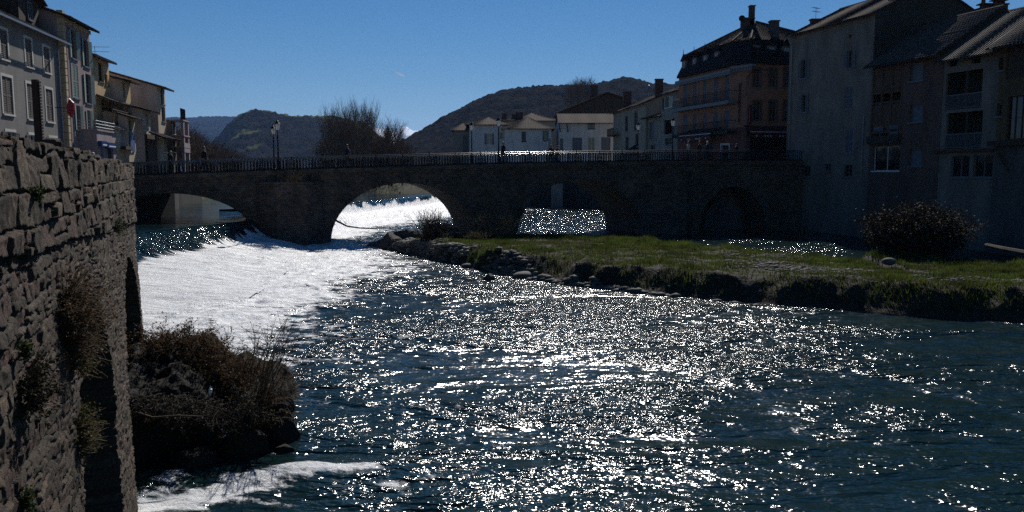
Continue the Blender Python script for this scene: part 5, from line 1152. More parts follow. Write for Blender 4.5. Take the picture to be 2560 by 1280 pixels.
def back_roof():
    F = Fr((60, 62), (46.5, 84)); F = Fr((43.5, 74), (58, 52)); ze = 16.2; t = thing('townhouse', 'house set back behind the right row with two chimneys on its tiled roof', 'house', F.P(F.L/2, 0, 5), GH)
    walls(t, F, 0, F.L, 9, 4, ze, 'dark_render', [], 2.6); gable(t, F, 0, F.L, 9, ze, 2.6, 'tile_grey', .6)
    for x, w in ((2462, 1.3), (2494, 1.2)):
        Y = 73; p = at(x, 60, Y); chimney(t, (p.x, Y, 17.5), w, .8, at(x, 24 if x < 2480 else 14, Y)[2]-17.5, 'brick', True, 0); mb = MB()
        for dx in (-.35, 0, .35): mb.abox((p.x+dx, Y, at(x, 24 if x < 2480 else 14, Y)[2]+.12), .12, .5, .28)
        mb.abox((p.x, Y, at(x, 24 if x < 2480 else 14, Y)[2]+.402), 1.3, .8, .1); mb.build('chimney_cap', 'brick', t)
    p = at(2458, 12, 73); mb = MB(); mb.lathe((p.x, 73, p.z-.4), [(.2, 0), (.16, 1.3), (.22, 1.35), (0, 1.6)], 8); mb.build('chimney_pot', 'brick', t)
back_roof()

# -- corner hotel
def hotel():
    a = 46.9; A1 = onplane(1695, -.28, a, 300); A0 = onplane(1828, -.28, a, 300); Y = 83.4; C = Vector((col(1866, 300)*Y, Y)); d = Vector((.963, .27)); B = C+d*12.5; Bk = A1+d*13
    FA, FC, FB = Fr(A0, A1), Fr(A0, C), Fr(C, B); z0 = 4.9; ze = FB.hit(1866, 158)[1]; zg = FB.hit(1866, 318)[1]
    t = thing('corner_hotel', 'orange corner hotel with mansard dormers and a vertical brasserie sign', 'hotel', (C.x, C.y, z0))
    doors = [(1708, 1718), (1733, 1741), (1758, 1766), (1784, 1795), (1812, 1823)]
    def fy(F, x, y0, y1): return (x[0], y0, x[1], y1)
    DA = [FA.rect(x0, 197+k, x1, 258+k) for (x0, x1), k in zip(doors, (8, 4, 0, -5, -10))]+[FA.rect(x0, 281+k, x1, 330+k) for (x0, x1), k in zip(doors, (4, 2, 0, -2, -6))]
    WB = [FB.rect(*q) for q in ((1884, 174, 1900, 219), (1924, 174, 1940, 219), (1961, 174, 1977, 219), (1884, 255, 1901, 303), (1924, 255, 1940, 303), (1961, 255, 1977, 303))]
    wl = MB(); front(wl, FA, 0, FA.L, zg, ze, DA); front(wl, FC, 0, FC.L, zg, ze, []); front(wl, FB, 0, FB.L, zg, ze, WB)
    for p, q in ((B, Bk), (Bk, A1)): wl.quad([(p.x, p.y, z0), (q.x, q.y, z0), (q.x, q.y, ze), (p.x, p.y, ze)])
    wl.build('wall', 'orange_render', t)
    gd = FC.rect(1804, 361, 1826, 400); gd = FA.rect(1803, 362, 1822, 405)
    wl = MB(); G = [FA.rect(1760, 357, 1783, 400), gd]; front(wl, FA, 0, FA.L, z0-5, zg, G); front(wl, FC, 0, FC.L, z0-5, zg, []); sf = (0.5, FB.L-.5, z0, zg-.9); front(wl, FB, 0, FB.L, z0-5, zg, [sf]); wl.build('ground_floor_wall', 'rose_render', t)
    window(t, FA, gd, 'plain', 'frame_white', cols=1, rows=1, sur='frame_white', sill=False); window(t, FA, G[0], 'plain', 'wood_dark', cols=2, rows=1, sill=False)
    sfw = window(t, FB, sf, 'plain', 'wood_dark', cols=6, rows=1, sill=False, name='shopfront')
    for o in DA: window(t, FA, o, 'closed', 'frame_dim', 'shutter_pale', sill=False)
    for o in WB: window(t, FB, o, 'plain', 'frame_dim', 'shutter_pale', sur='surround' if False else None, rows=3)
    mb = MB(); 
    for o in WB:
        for (p, q, r_, s_) in ((o[0]-.18, o[0]-.003, o[2]-.1, o[3]+.25), (o[1]+.003, o[1]+.18, o[2]-.1, o[3]+.25), (o[0]-.003, o[1]+.003, o[3]+.003, o[3]+.25)): FB.box(mb, p, q, -.04, .03, r_, s_)
    mb.build('window_surround', 'wood_mid', t)
    for (ya, yb, nm) in ((262, 4, 1), (332, 2, 2)):
        zb = FA.hit(1766, ya-1, -.5)[1]; mb = MB(); FA.box(mb, -1.0, FA.L-.4, -1.0, -.003, zb-.35, zb); b = mb.build('balcony', 'frame_dim' if nm == 1 else 'dark_render', t)
        mb = MB(); mb.tube([FA.P(-1.0, 0, zb+1.0), FA.P(-1.0, -.97, zb+1.0), FA.P(FA.L-.4, -.97, zb+1.0)], .03, 4)
        for k in range(90): p = FA.P(-1+(FA.L+.6)*k/89, -.97, zb); mb.tube([p, p+Vector((0, 0, 1))], .013, 3, cap=False)
        mb.tube([FA.P(-1.0, -.97, zb+.1), FA.P(FA.L-.4, -.97, zb+.1)], .02, 4); mb.build('balcony_railing', 'iron', b)
    zb = FA.hit(1766, 190, -.3)[1]; mb = MB(); FA.box(mb, -.4, FA.L, -.5, -.003, zb-.1, zb+.15); n = 60
    for k in range(n): u = -.4+(FA.L+.4)*k/n; FA.box(mb, u, u+.14, -.5, -.46, zb-.4, zb-.1)
    FC.box(mb, .1, FC.L+1.0, -.5, -.003, zb+.1, zb+.35); n = 14
    for k in range(n): u = .1+(FC.L+.9)*k/n; FC.box(mb, u, u+.12, -.5, -.46, zb-.25, zb+.1)
    mb.build('valance', 'frame_dim', t)
    # mansard and upper roof
    R0 = [A1-d*.3, A0-d*.5, C-Vector((0, .5)), B, Bk]; cen = sum(R0, Vector((0, 0)))/5; zm = ze+2.5; ap = at(1888, 55, 89); apx = Vector((ap.x, 89, ap.z))
    R1 = [cen+(q-cen)*.86 for q in R0]; mb = MB()
    for i in range(5): a_, b_ = R0[i], R0[(i+1) % 5]; c_, e_ = R1[(i+1) % 5], R1[i]; mb.quad([(a_.x, a_.y, ze+.2), (b_.x, b_.y, ze+.2), (c_.x, c_.y, zm), (e_.x, e_.y, zm)])
    for i in range(5): a_, b_ = R0[i], R0[(i+1) % 5]; mb.quad([(a_.x, a_.y, ze-.02), (b_.x, b_.y, ze-.02), (b_.x, b_.y, ze+.2), (a_.x, a_.y, ze+.2)])
    mb.quad([(q.x, q.y, ze-.02) for q in R0]); mb.build('mansard', 'slate', t); mb = MB(); R2 = [cen+(q-cen)*.89 for q in R0]
    for i in range(5):
        a_, b_ = R2[i], R2[(i+1) % 5]; roofslab(mb, (a_.x, a_.y, zm), (b_.x, b_.y, zm), apx, apx)
        mb.tube([(a_.x, a_.y, zm+.05), apx+Vector((0, 0, .05))], .12, 6)
    mb.build('upper_roof', 'tile', t)
    def dormer(F, u, off, pale=True):
        zl = ze+.35; mb = MB(); F.box(mb, u-.55, u+.55, off, off+1.6, zl, zl+1.6); D = mb.build('dormer', 'shade_white', t)
        mb = MB(); mb.quad([F.P(u-.7, off-.12, zl+1.55), F.P(u+.7, off-.12, zl+1.55), F.P(u, off-.12, zl+2.25)])
        for s_ in (-1, 1): roofslab(mb, F.P(u+s_*.72, off-.15, zl+1.55), F.P(u+s_*.72, off+2.2, zl+1.55), F.P(u, off+2.2, zl+2.3), F.P(u, off-.15, zl+2.3), .06)
        mb.tube([F.P(u, off-.1, zl+2.25), F.P(u, off-.1, zl+2.85)], [.05, .02], 5); mb.build('dormer_roof', 'slate', D)
        window(D, F, (u-.35, u+.35, zl+.25, zl+1.45), 'plain', 'frame_dim', w=off-.06, rev=.05, sill=False, pane='curtain')
    for x in (1710, 1736, 1763, 1791): dormer(FA, FA.hit(x, 165)[0], .0)
    for x in (1891, 1930, 1968): dormer(FB, FB.hit(x, 140)[0], .15)
    p = at(1868, 60, 88.5); chimney(t, (p.x, 88.5, at(1868, 72, 88.5)[2]-.6), 1.3, .7, 1.6, 'brick'); mb = MB(); mb.abox((p.x+.45, 88.5, at(1868, 50, 88.5)[2]-.6), .5, .7, 2.0); mb.abox((p.x+.45, 88.5, at(1868, 50, 88.5)[2]+1.402), .65, .8, .1); mb.build('chimney', 'brick', t)
    mb = MB(); q = at(1855, 46, 88); mb.ball((q.x, 88, q.z), .35, .1, .35, 12, 8); mb.build('satellite_dish', 'iron', t)
    p = at(1935, 60, 86); chimney(t, (p.x, 86, at(1935, 105, 86)[2]-1), .85, .85, at(1935, 55, 86)[2]-at(1935, 105, 86)[2]+1, 'shade_grey')
    # awnings
    for F, r_, lab, cat in ((FA, (1700, 337, 1778, 352), 'red awning with a white front bar under the left hotel balcony', 'awning'), (FB, (1874, 330, 1990, 345), 'red awning with a white front bar over the brasserie terrace', 'awning')):
        o = F.rect(*r_, -1.2); s = thing('awning', lab, cat, F.P((o[0]+o[1])/2, 0, o[3]), 'awnings of the corner hotel'); mb = MB()
        mb.quad([F.P(o[0], -1.3, o[3]), F.P(o[1], -1.3, o[3]), F.P(o[1], -.02, o[3]+.7), F.P(o[0], -.02, o[3]+.7)]); mb.quad([F.P(o[0], -1.3, o[3]-.03), F.P(o[1], -1.3, o[3]-.03), F.P(o[1], -.02, o[3]+.67), F.P(o[0], -.02, o[3]+.67)][::-1])
        F.box(mb, o[0], o[1], -1.32, -1.30, o[2], o[3]-.06); mb.build('canopy', 'awning_red', s); mb = MB(); F.box(mb, o[0], o[1], -1.36, -1.28, o[3]-.05, o[3]+.03); mb.build('front_bar', 'awning_white', s)
        mb = MB()
        for k in (.12, .3, .36, .42, .62, .68, .9): F.box(mb, o[0]+(o[1]-o[0])*k, o[0]+(o[1]-o[0])*(k+.035), -1.328, -1.322, o[2]+.12, o[2]+.26)
        mb.build('print', 'awning_white', s)
    # vertical sign
    u0, z1 = FC.hit(1849, 207, -.15); z0_ = FC.hit(1849, 306, -.15)[1]; s = thing('brasserie_sign', 'dark red vertical letters BRASSERIE on the hotel corner', 'sign', FC.P(u0, -.1, (z0_+z1)/2)); st = (z1-z0_)/9
    text_mesh('BRASSERIE', s, [(0, 0, (z1-z0_)/2-st*(i+.5)) for i in range(9)], st*1.25, .04, .012, math.atan2(FC.d.y, FC.d.x), 'red_letter')
    q = FB.rect(1869, 263, 1878, 310, -.5); s = thing('projecting_sign', 'dark red projecting box sign at the hotel corner beside the upper windows', 'sign', FB.P(q[0], -.5, q[2])); mb = MB(); FB.box(mb, q[0], q[1], -.6, -.35, q[2], q[3]); mb.build('sign_box', 'red_letter', s); mb = MB(); FB.box(mb, q[0]+.1, q[0]+.2, -.612, -.602, q[2]+.2, q[3]-.2); mb.build('stripe', 'frame_dim', s)
    m_ = MB(); p = FB.P(FB.hit(1864, 240)[0], -.1, FB.hit(1864, 240)[1]); tp = FB.hit(1866, 195)[1]; m_.tube([p, Vector((p.x, p.y, tp)), Vector((p.x+.5, p.y-.3, tp+.6)), Vector((p.x+1.6, p.y-.9, tp+.75))], .035, 5); m_.ball((p.x+1.7, p.y-.95, tp+.7), .25, .12, .07, 8, 5)
    l = m_.build('wall_lamp', 'iron'); tag(l, 'curved black wall lamp arm on the hotel corner', 'wall lamp')
hotel()

# -- houses beyond the bridge on the right bank
def fhouse(label, Y, x0, x1, yt, z0, dp, wm, ops, rise, roofm='tile', kind='gable', Y1=None, over=.6, sm=None, name='house', ridge=.5):
    p0 = (col(x0)*Y, Y); Y1 = Y1 or Y; p1 = (col(x1)*Y1, Y1); F = Fr(p0, p1); t = base(name, label, F, 0, F.L, z0, 'houses beyond the bridge'); ze = F.hit(x0, yt)[1]
    O = [F.rect(*q[:4]) for q in ops]; walls(t, F, 0, F.L, dp, z0-.4, ze, wm, O, rise if kind == 'gable' else 0, ridge, sm)
    for o, q in zip(O, ops): window(t, F, o, q[4], **(q[5] if len(q) > 5 else {}))
    (gable if kind == 'gable' else hip)(t, F, 0, F.L, dp, ze, rise, roofm, over)
    return t, F, ze
D_ = dict(fm='frame_dim', cols=2, rows=2); S_ = dict(fm='frame_dim', sm='shutter_pale', cols=2, rows=2)
fhouse('small low grey house at the far left of the group beyond the bridge', 140, 1135, 1176, 326, 4.9, 8, 'grey_far', [(1144, 345, 1148, 372, 'plain', D_), (1157, 338, 1170, 380, 'plain', dict(fm='frame_dim', pane='lead', cols=1, rows=1))], 1.5, 'tile', 'hip')
fhouse('grey house with a low hipped roof and one bright paned window', 137, 1174, 1266, 312, 4.9, 9, 'pale_far', [(1217, 334, 1229, 361, 'open', dict(fm='frame_white', sm='shutter_pale', cols=2, rows=3)), (1250, 332, 1258, 345, 'plain', D_)], 1.6, 'tile', 'hip', over=.8)
t, F, ze = fhouse('long tiled back house with chimneys rising behind the white houses', 150, 1262, 1400, 302, 4.9, 12, 'ochre_far', [], 1.9, 'tile', 'hip')
for x, y, w in ((1261, 282, .9), (1272, 296, .7), (1286, 285, .9), (1299, 280, 1.3)): p = at(x, y, 152); chimney(t, (p.x, 152, p.z-2.2), w, .8, 2.0, 'brick')
t, F, ze = fhouse('white house with a single dark shuttered window left of the gable', 134, 1262, 1378, 322, 4.9, 11, 'pale_far', [(1304, 329, 1315, 354, 'plain', dict(fm='wood_dark', pane='lead')), (1360, 327, 1367, 352, 'open', dict(fm='frame_dim', sm='shutter_pale')), (1379-8, 346, 1377, 376, 'plain', D_)], 2.3, 'tile', 'hip')
# gable end with wooden brackets
G_ = Fr((col(1378)*131.5, 131.5), (col(1404)*131.5, 131.5))
t, F, ze = fhouse('long white house with a sunlit tile roof and big blue grey ground windows', 131.5, 1398, 1534, 305, 4.9, 9, 'pale_far', [(1469, 305.5, 1487, 322, 'plain', dict(fm='wood_dark')), (1431, 344, 1455, 385, 'plain', dict(fm='frame_dim', pane='shutter_pale', rows=1)), (1470, 344, 1487, 385, 'plain', dict(fm='frame_white', rows=2)), (1503, 343, 1526, 385, 'plain', dict(fm='frame_dim', pane='shutter_pale', rows=1)), (1386+14, 346, 1408, 376, 'closed', S_)], 1.6, 'tile', 'gable', over=.9)
mb = MB()
for x in (1401, 1420): u, z = F.hit(x, 318); mb.tube([F.P(u, 0, z-.8), F.P(u-.3, -.9, z+.6)], .09, 4)
mb.build('eave_bracket', 'wood_dark', t)
F = Fr((col(1402)*150, 150), (col(1562)*150, 150)); t = base('house', 'big dark brown gable house behind the long white house', F, 0, F.L, 4.9, 'houses beyond the bridge')
pk = F.hit(1518, 232); zl, zr_ = F.hit(1402, 279)[1], F.hit(1562, 246)[1]; mb = MB()
for w in (0, 14): mb.quad([F.P(0, w, 4.5), F.P(F.L, w, 4.5), F.P(F.L, w, zr_), F.P(pk[0], w, pk[1]), F.P(0, w, zl)])
for u, z in ((0, zl), (F.L, zr_)): mb.quad([F.P(u, 0, 4.5), F.P(u, 14, 4.5), F.P(u, 14, z), F.P(u, 0, z)])
mb.build('wall', 'wood_dark', t); mb = MB(); roofslab(mb, F.P(-.6, -.8, zl-.15), F.P(-.6, 14, zl-.15), F.P(pk[0], 14, pk[1]+.12), F.P(pk[0], -.8, pk[1]+.12), .18); roofslab(mb, F.P(F.L+.5, -.8, zr_-.15), F.P(F.L+.5, 14, zr_-.15), F.P(pk[0], 14, pk[1]+.12), F.P(pk[0], -.8, pk[1]+.12), .18); mb.build('roof', 'tile', t)
p = at(1485, 245, 155); chimney(t, (p.x, 155, p.z-1), 1.3, 1, 3.2, 'brick'); p = at(1401, 262, 146)
t, F, ze = fhouse('cream house with an iron balcony and a long rising tile roof', 126, 1532, 1612, 283, 4.9, 10, 'ochre_far', [(1562, 290, 1570, 328, 'plain', D_), (1585, 278, 1594, 325, 'plain', D_), (1563, 342, 1571, 382, 'plain', D_), (1588, 335, 1596, 365, 'plain', D_)], 2.0, 'tile', 'gable', Y1=107)
mb = MB(); z = F.hit(1565, 333)[1]; F.box(mb, -.2, 4.6, -1.0, -.003, z-.15, z); b = mb.build('balcony', 'dark_render', t); mb = MB()
for k in range(40): q = F.P(-.2+4.8*k/39, -.97, z); mb.tube([q, q+Vector((0, 0, 1))], .014, 3, cap=False)
mb.tube([F.P(-.2, -.97, z+1), F.P(4.6, -.97, z+1)], .03, 4); mb.build('balcony_railing', 'iron', b)
p = at(1568, 235, 125); chimney(t, (p.x, 125, p.z-3), 1.2, 1, 3.2, 'brick'); p = at(1640, 215, 122)
t, F, ze = fhouse('narrow grey brown house between the balcony house and the hotel', 103, 1650, 1694, 238, 4.9, 10, 'grey_far', [(1655, 245, 1660, 275, 'plain', D_), (1664, 240, 1683, 268, 'plain', dict(fm='frame_white', cols=4, rows=1)), (1660, 300, 1680, 335, 'void', dict(sill=False)), (1662, 345, 1680, 362, 'plain', D_)], 1.5, 'tile', 'gable', Y1=97.5)
p = at(1640, 222, 112); chimney(t, (p.x+.4, 112, p.z-1.2), 1.0, .8, 2.4, 'brick'); mb = MB(); mb.tube([at(1622, 245, 112), at(1624, 216, 112)], .04, 5); mb.ball(at(1623, 217, 112), .14, .14, .2, 8, 6); mb.build('flue', 'zinc', t)
t, F, ze = fhouse('slim grey house with one tall pale window and a sloping lean-to roof', 108, 1611, 1652, 296, 4.9, 7, 'grey_far', [(1624, 305, 1636, 348, 'plain', dict(fm='frame_dim', pane='shutter_pale', cols=1, rows=1)), (1626, 362, 1638, 385, 'plain', D_)], 1.2, 'tile', 'gable', Y1=103)
mb = MB(); a, b = at(1553, 384, 112), at(1616, 372, 108); c, d = at(1616, 348, 113), at(1600, 352, 114)
p = at(1585, 372, 112); t = thing('shed', 'low shed whose sloping tile roof peeks over the bridge railing', 'shed', (p.x, 112, 4.9)); roofslab(mb, at(1552, 386, 110), at(1616, 384, 110), at(1617, 350, 113), at(1600, 354, 113)); mb.build('roof', 'tile', t)
mb = MB(); q0, q1 = at(1560, 384, 110.3), at(1614, 384, 110.3); mb.box((q0.x, 110.3, 4.5), (q1.x-q0.x, 0, 0), (0, 2.5, 0), (0, 0, q0.z-4.5)); mb.build('wall', 'grey_far', t)
mb = MB(); q = gnd(1392, 508, .2); mb.box((col(1378)*126, 126, -1), (1.8, -.3, 0), (.1, .6, 0), (0, 0, 4.6)); o = mb.build('river_wall', 'grey_far'); tag(o, 'pale rendered wall block at the water seen through the third arch', 'wall')
mb = MB(); p = at(427, 505, 92); mb.box((p.x-.7, 92, 1), (1.3, 0, 0), (-.2, 3, 0), (0, 0, 3.6)); o = mb.build('boathouse', 'cream_render'); tag(o, 'cream block at the pond edge seen under the left arch', 'outbuilding')
# ---------------------------------------------------------------- hills and mountains
def hillmat(n, woods, field=None, fs=.004, fthr=.58, bs=.05, bd=6):
    m = bpy.data.materials.new(n); m.use_nodes = True; nt = m.node_tree; N = nt.nodes; L = nt.links; b = N['Principled BSDF']; b.inputs['Roughness'].default_value = 1; b.inputs['Specular IOR Level'].default_value = 0
    tc = N.new('ShaderNodeTexCoord'); a = N.new('ShaderNodeTexNoise'); a.inputs['Scale'].default_value = bs; a.inputs['Detail'].default_value = 8; a.inputs['Roughness'].default_value = .7; L.new(tc.outputs['Object'], a.inputs['Vector'])
    r = N.new('ShaderNodeValToRGB'); r.color_ramp.elements[0].position = .38; r.color_ramp.elements[1].position = .64; r.color_ramp.elements[0].color = (*[c*.45 for c in woods], 1); r.color_ramp.elements[1].color = (*[c*1.4 for c in woods], 1); L.new(a.outputs['Fac'], r.inputs[0])
    last = r.outputs[0]
    if field:
        f = N.new('ShaderNodeTexNoise'); f.inputs['Scale'].default_value = fs; f.inputs['Detail'].default_value = 3; L.new(tc.outputs['Object'], f.inputs['Vector'])
        at_ = N.new('ShaderNodeAttribute'); at_.attribute_name = 'field'; ad = N.new('ShaderNodeMath'); ad.operation = 'ADD'; L.new(f.outputs['Fac'], ad.inputs[0]); L.new(at_.outputs['Fac'], ad.inputs[1])
        g = N.new('ShaderNodeMapRange'); L.new(ad.outputs[0], g.inputs[0]); g.inputs[1].default_value = fthr; g.inputs[2].default_value = fthr+.03
        mx = N.new('ShaderNodeMix'); mx.data_type = 'RGBA'; L.new(g.outputs[0], mx.inputs[0]); L.new(last, mx.inputs[6]); mx.inputs[7].default_value = (*field, 1); last = mx.outputs[2]
    L.new(last, b.inputs['Base Color'])
    bpn = N.new('ShaderNodeBump'); bpn.inputs['Distance'].default_value = bd; bpn.inputs['Strength'].default_value = .6; L.new(a.outputs['Fac'], bpn.inputs['Height']); L.new(bpn.outputs[0], b.inputs['Normal'])
    M[n] = m
hillmat('wood_hill', (.020, .019, .017), None, bs=.07, bd=3); hillmat('field_hill', (.018, .017, .015), (.075, .085, .032), .009, .60, .035, 5); hillmat('far_hill', (.018, .021, .024), None, bs=.02, bd=8)
def snowmat():
    m = bpy.data.materials.new('snow'); m.use_nodes = True; nt = m.node_tree; N = nt.nodes; L = nt.links; b = N['Principled BSDF']; b.inputs['Roughness'].default_value = .8
    tc = N.new('ShaderNodeTexCoord'); a = N.new('ShaderNodeTexNoise'); a.inputs['Scale'].default_value = .004; a.inputs['Detail'].default_value = 8; a.inputs['Roughness'].default_value = .7; L.new(tc.outputs['Object'], a.inputs['Vector'])
    at_ = N.new('ShaderNodeAttribute'); at_.attribute_name = 'field'; ad = N.new('ShaderNodeMath'); ad.operation = 'ADD'; L.new(a.outputs['Fac'], ad.inputs[0]); L.new(at_.outputs['Fac'], ad.inputs[1])
    r = N.new('ShaderNodeValToRGB'); r.color_ramp.elements[0].position = .54; r.color_ramp.elements[1].position = .60; r.color_ramp.elements[0].color = (.045, .05, .07, 1); r.color_ramp.elements[1].color = (.8, .82, .86, 1); L.new(ad.outputs[0], r.inputs[0]); L.new(r.outputs[0], b.inputs['Base Color'])
    M['snow'] = m
snowmat()
def hill(name, ridge, Y, depth, m, amp, ftree, seed, nx=420, nz=70, z0=3, field=0, back=.5, zb=None):
    px = np.array([p[0] for p in ridge], float); py = np.array([p[1] for p in ridge], float)
    xs = np.linspace(px[0], px[-1], nx); ys = np.interp(xs, px, py)
    k = np.ones(9)/9; ys = np.convolve(np.pad(ys, 4, 'edge'), k, 'valid')
    RX = np.array([at(a, b, Y)[0] for a, b in zip(xs, ys)]); RZ = np.array([at(a, b, Y)[2] for a, b in zip(xs, ys)])
    t = np.concatenate([np.linspace(0, 1, nz), 1+np.linspace(0, back, 12)[1:]])
    I, T = np.meshgrid(np.arange(nx), t, indexing='ij')
    prof = np.where(T <= 1, sstep(-.15, 1.15, T)**1.0, 1-(T-1)**1.3*1.2)
    prof = (prof-prof[0, 0])/(1-prof[0, 0]) if True else prof
    Yy = Y-depth+depth*T; X = RX[I]*(Yy/Y)
    Z = z0+(RZ[I]-z0)*prof
    n = fbm(X/depth*3.2, Yy/depth*3.2, seed, 5)*2
    Z = Z+amp*n*np.clip(T*3, 0, 1)*np.clip((1-T)*6, .0, 1)*np.clip((RZ[I]-z0)/60, .1, 1)+ftree*(vnoise(X/ftree*.55, Yy/ftree*.55, seed+3)+.8*vnoise(X/ftree*1.3, Yy/ftree*1.3, seed+5))*np.clip(T*4, 0, 1)
    F = field+.16*sstep(.55, .95, T)
    return struct(npmesh(name, np.stack([X, Yy, Z], -1).reshape(-1, 3), gridfaces(nx, len(t)), m, attrs={'field': F}))
hill('mountains', [(760, 340), (790, 298), (815, 291), (850, 296), (880, 318), (915, 326), (935, 318), (960, 322), (985, 334), (1000, 322), (1010, 312), (1022, 318), (1034, 326), (1062, 322), (1090, 330), (1140, 345)], 11000, 3500, 'snow', 160, 12, 5, 300, 60, field=.05)
hill('far_hill', [(300, 320), (430, 292), (470, 294), (500, 292), (540, 290), (600, 291), (660, 300), (720, 330)], 4200, 1400, 'far_hill', 25, 9, 6)
hill('field_hill', [(470, 425), (520, 385), (560, 335), (585, 305), (605, 290), (630, 283), (650, 281), (680, 283), (705, 292), (735, 297), (760, 294), (785, 296), (810, 296), (850, 298), (880, 305), (915, 320), (950, 345), (985, 375), (1010, 400)], 1700, 700, 'field_hill', 20, 8, 7, field=-.03)
hill('wooded_hill', [(940, 420), (1000, 362), (1030, 346), (1060, 330), (1095, 306), (1140, 281), (1190, 255), (1240, 234), (1290, 224), (1350, 219), (1410, 216), (1470, 215), (1510, 206), (1545, 197), (1580, 196), (1615, 205), (1645, 214), (1690, 210), (1760, 205), (1850, 215), (1950, 230), (2200, 260)], 900, 420, 'wood_hill', 9, 4.2, 8, 560, 80)
hill('right_hill', [(2200, 120), (2320, 70), (2380, 45), (2420, 26), (2450, 22), (2490, 25), (2530, 30), (2600, 50), (2800, 100)], 1500, 600, 'wood_hill', 10, 5, 9, 200, 40)

# ---------------------------------------------------------------- trees
def trees():
    poplar = [tree_mesh(12, 3, 21, .28, .40, .62, (18, 8, 6), first=.12, thin=.020, shape=1.15), tree_mesh(12, 3, 22, .26, .42, .6, (18, 8, 6), first=.12, thin=.020, shape=1.2)]
    roundt = [tree_mesh(9.5, 3, 23, .26, .50, .45, (24, 10, 6), first=.18, thin=.024, shape=1.15)]
    plane = [tree_mesh(6.0, 3, 31, .30, .58, .35, (12, 10, 8), first=.38, thin=.022, shape=1.35), tree_mesh(6.4, 3, 32, .30, .56, .38, (12, 10, 8), first=.38, thin=.022, shape=1.3)]
    protos = {}
    def put(kind, k, mbs, lab, px, Y, top, z0, i, nm='bare_tree', g=None, mats=('bark', 'twig_brown')):
        p = at(px, 430, Y); key = (kind, k)
        h = at(px, top, Y)[2]-z0
        if key not in protos:
            zmax = max(v[2] for v in mbs[1].v)
            t = make_tree(nm, lab, (p.x, Y, z0), mbs, g, 1, 0, mats); protos[key] = (t, zmax)
        else:
            s = protos[key][0]; t = s.copy(); COL.objects.link(t)
            for ch in list(s.children): c = ch.copy(); COL.objects.link(c); c.parent = t
            t['label'] = lab; t.location = (p.x, Y, z0)
            if g: t['group'] = g
            elif 'group' in t: del t['group']
        sc_ = h/protos[key][1]; t.scale = (sc_, sc_, sc_); t.rotation_euler.z = i*2.1
        return t
    gp = 'tall bare trees in the middle of the river view'
    for i, (px, Y, top, lab) in enumerate([(836, 128, 250, 'leftmost tall bare tree of the river clump'), (855, 124, 238, 'tall bare tree second from the left in the clump'), (878, 130, 230, 'tallest bare tree with a narrow pointed top in the clump'), (897, 123, 242, 'bare tree just right of the tallest one'), (920, 127, 238, 'rightmost tall bare tree of the clump with open branches'), (866, 134, 300, 'shorter bare tree filling the middle of the clump'), (900, 138, 310, 'shorter bare tree behind the right of the clump')]):
        put('pop', i % 2, poplar[i % 2], lab, px, Y, top, 3.2, i, g=gp)
    for i, (px, Y, top, lab) in enumerate([(978, 126, 284, 'round crowned bare tree alone right of the tall clump'), (962, 133, 312, 'small bare tree left behind the round crowned tree'), (1005, 138, 335, 'small bare tree right of the round crowned tree before the snow peaks'), (942, 130, 345, 'low bare tree between the clump and the round crowned tree'), (820, 136, 330, 'low bare tree at the left foot of the tall clump')]):
        put('rnd', 0, roundt[0], lab, px, Y, top, 3.2, i+3, g='rounded bare trees on the river bend')
    av = [(452, 92, 300), (466, 98, 312), (480, 105, 322), (494, 112, 330), (508, 120, 338), (522, 129, 345), (536, 139, 351), (550, 150, 357), (564, 162, 363), (578, 175, 368), (592, 190, 374), (604, 208, 380)]
    for i, (px, Y, top) in enumerate(av):
        put('pla', i % 2, plane[i % 2], f'{ORD[i]} pollarded plane tree of the avenue counted from the houses', px, Y, top, 4.4, i, 'plane_tree', 'pollarded plane trees in an avenue')
    for i, (px, Y, top) in enumerate([(446, 86, 310), (460, 88, 340), (486, 96, 345), (530, 118, 362)]):
        put('pla', i % 2, plane[i % 2], f'{ORD[i]} plane tree of the row nearer the river counted from the houses', px, Y, top, 4.4, i+5, 'plane_tree', 'plane trees nearer the river')
    for i, (px, Y, top, lab) in enumerate([(1442, 330, 186, 'left leafless tree standing up on the skyline behind the brown gable house'), (1470, 340, 184, 'right leafless tree on the skyline behind the brown gable house'), (1425, 345, 200, 'small leafless tree left of the skyline pair')]):
        t = put('rnd', 0, roundt[0], lab, px, Y, top, 28, i, g='leafless trees on the hill skyline')
    # low thicket along both banks behind the bridge
    rg = random.Random(9); mb = MB()
    def brush(x, y, z, h, w, n):
        for i in range(n):
            a = rg.uniform(0, 6.28); b = Vector((x+rg.gauss(0, w*.4), y+rg.gauss(0, w*.4), z)); d = Vector((math.cos(a)*.45, math.sin(a)*.45, 1)).normalized(); l = h*rg.uniform(.5, 1); q = b+d*l*.5+Vector((rg.uniform(-.2, .2), 0, 0)); e = q+(d+Vector((rg.uniform(-.4, .4), rg.uniform(-.4, .4), 0))).normalized()*l*.5
            mb.tube([b, q, e], [.03, .022, .012], 3, cap=False)
            for j in range(3): f = q.lerp(e, rg.random()); mb.tube([f, f+Vector((rg.uniform(-.5, .5), rg.uniform(-.5, .5), rg.uniform(.1, .7)))*l*.3], [.016, .01], 3, cap=False)
    for px in range(610, 1140, 9):
        Y = rg.uniform(133, 170); p = at(px, 430, Y); brush(p.x, Y, 3.5, rg.uniform(3, 4.6) if 800 < px < 1060 else rg.uniform(2.2, 3.6), 2.0, 36)
    for px in range(446, 620, 9):
        Y = rg.uniform(100, 190); p = at(px, 430, Y); brush(p.x, Y, 4.2, rg.uniform(2.0, 3.5), 2.0, 26)
    o = mb.build('riverside_thicket', 'twig_brown'); struct(o, 'stuff'); tag(o, 'brown leafless thicket lining the far river bank', 'thicket')
trees()
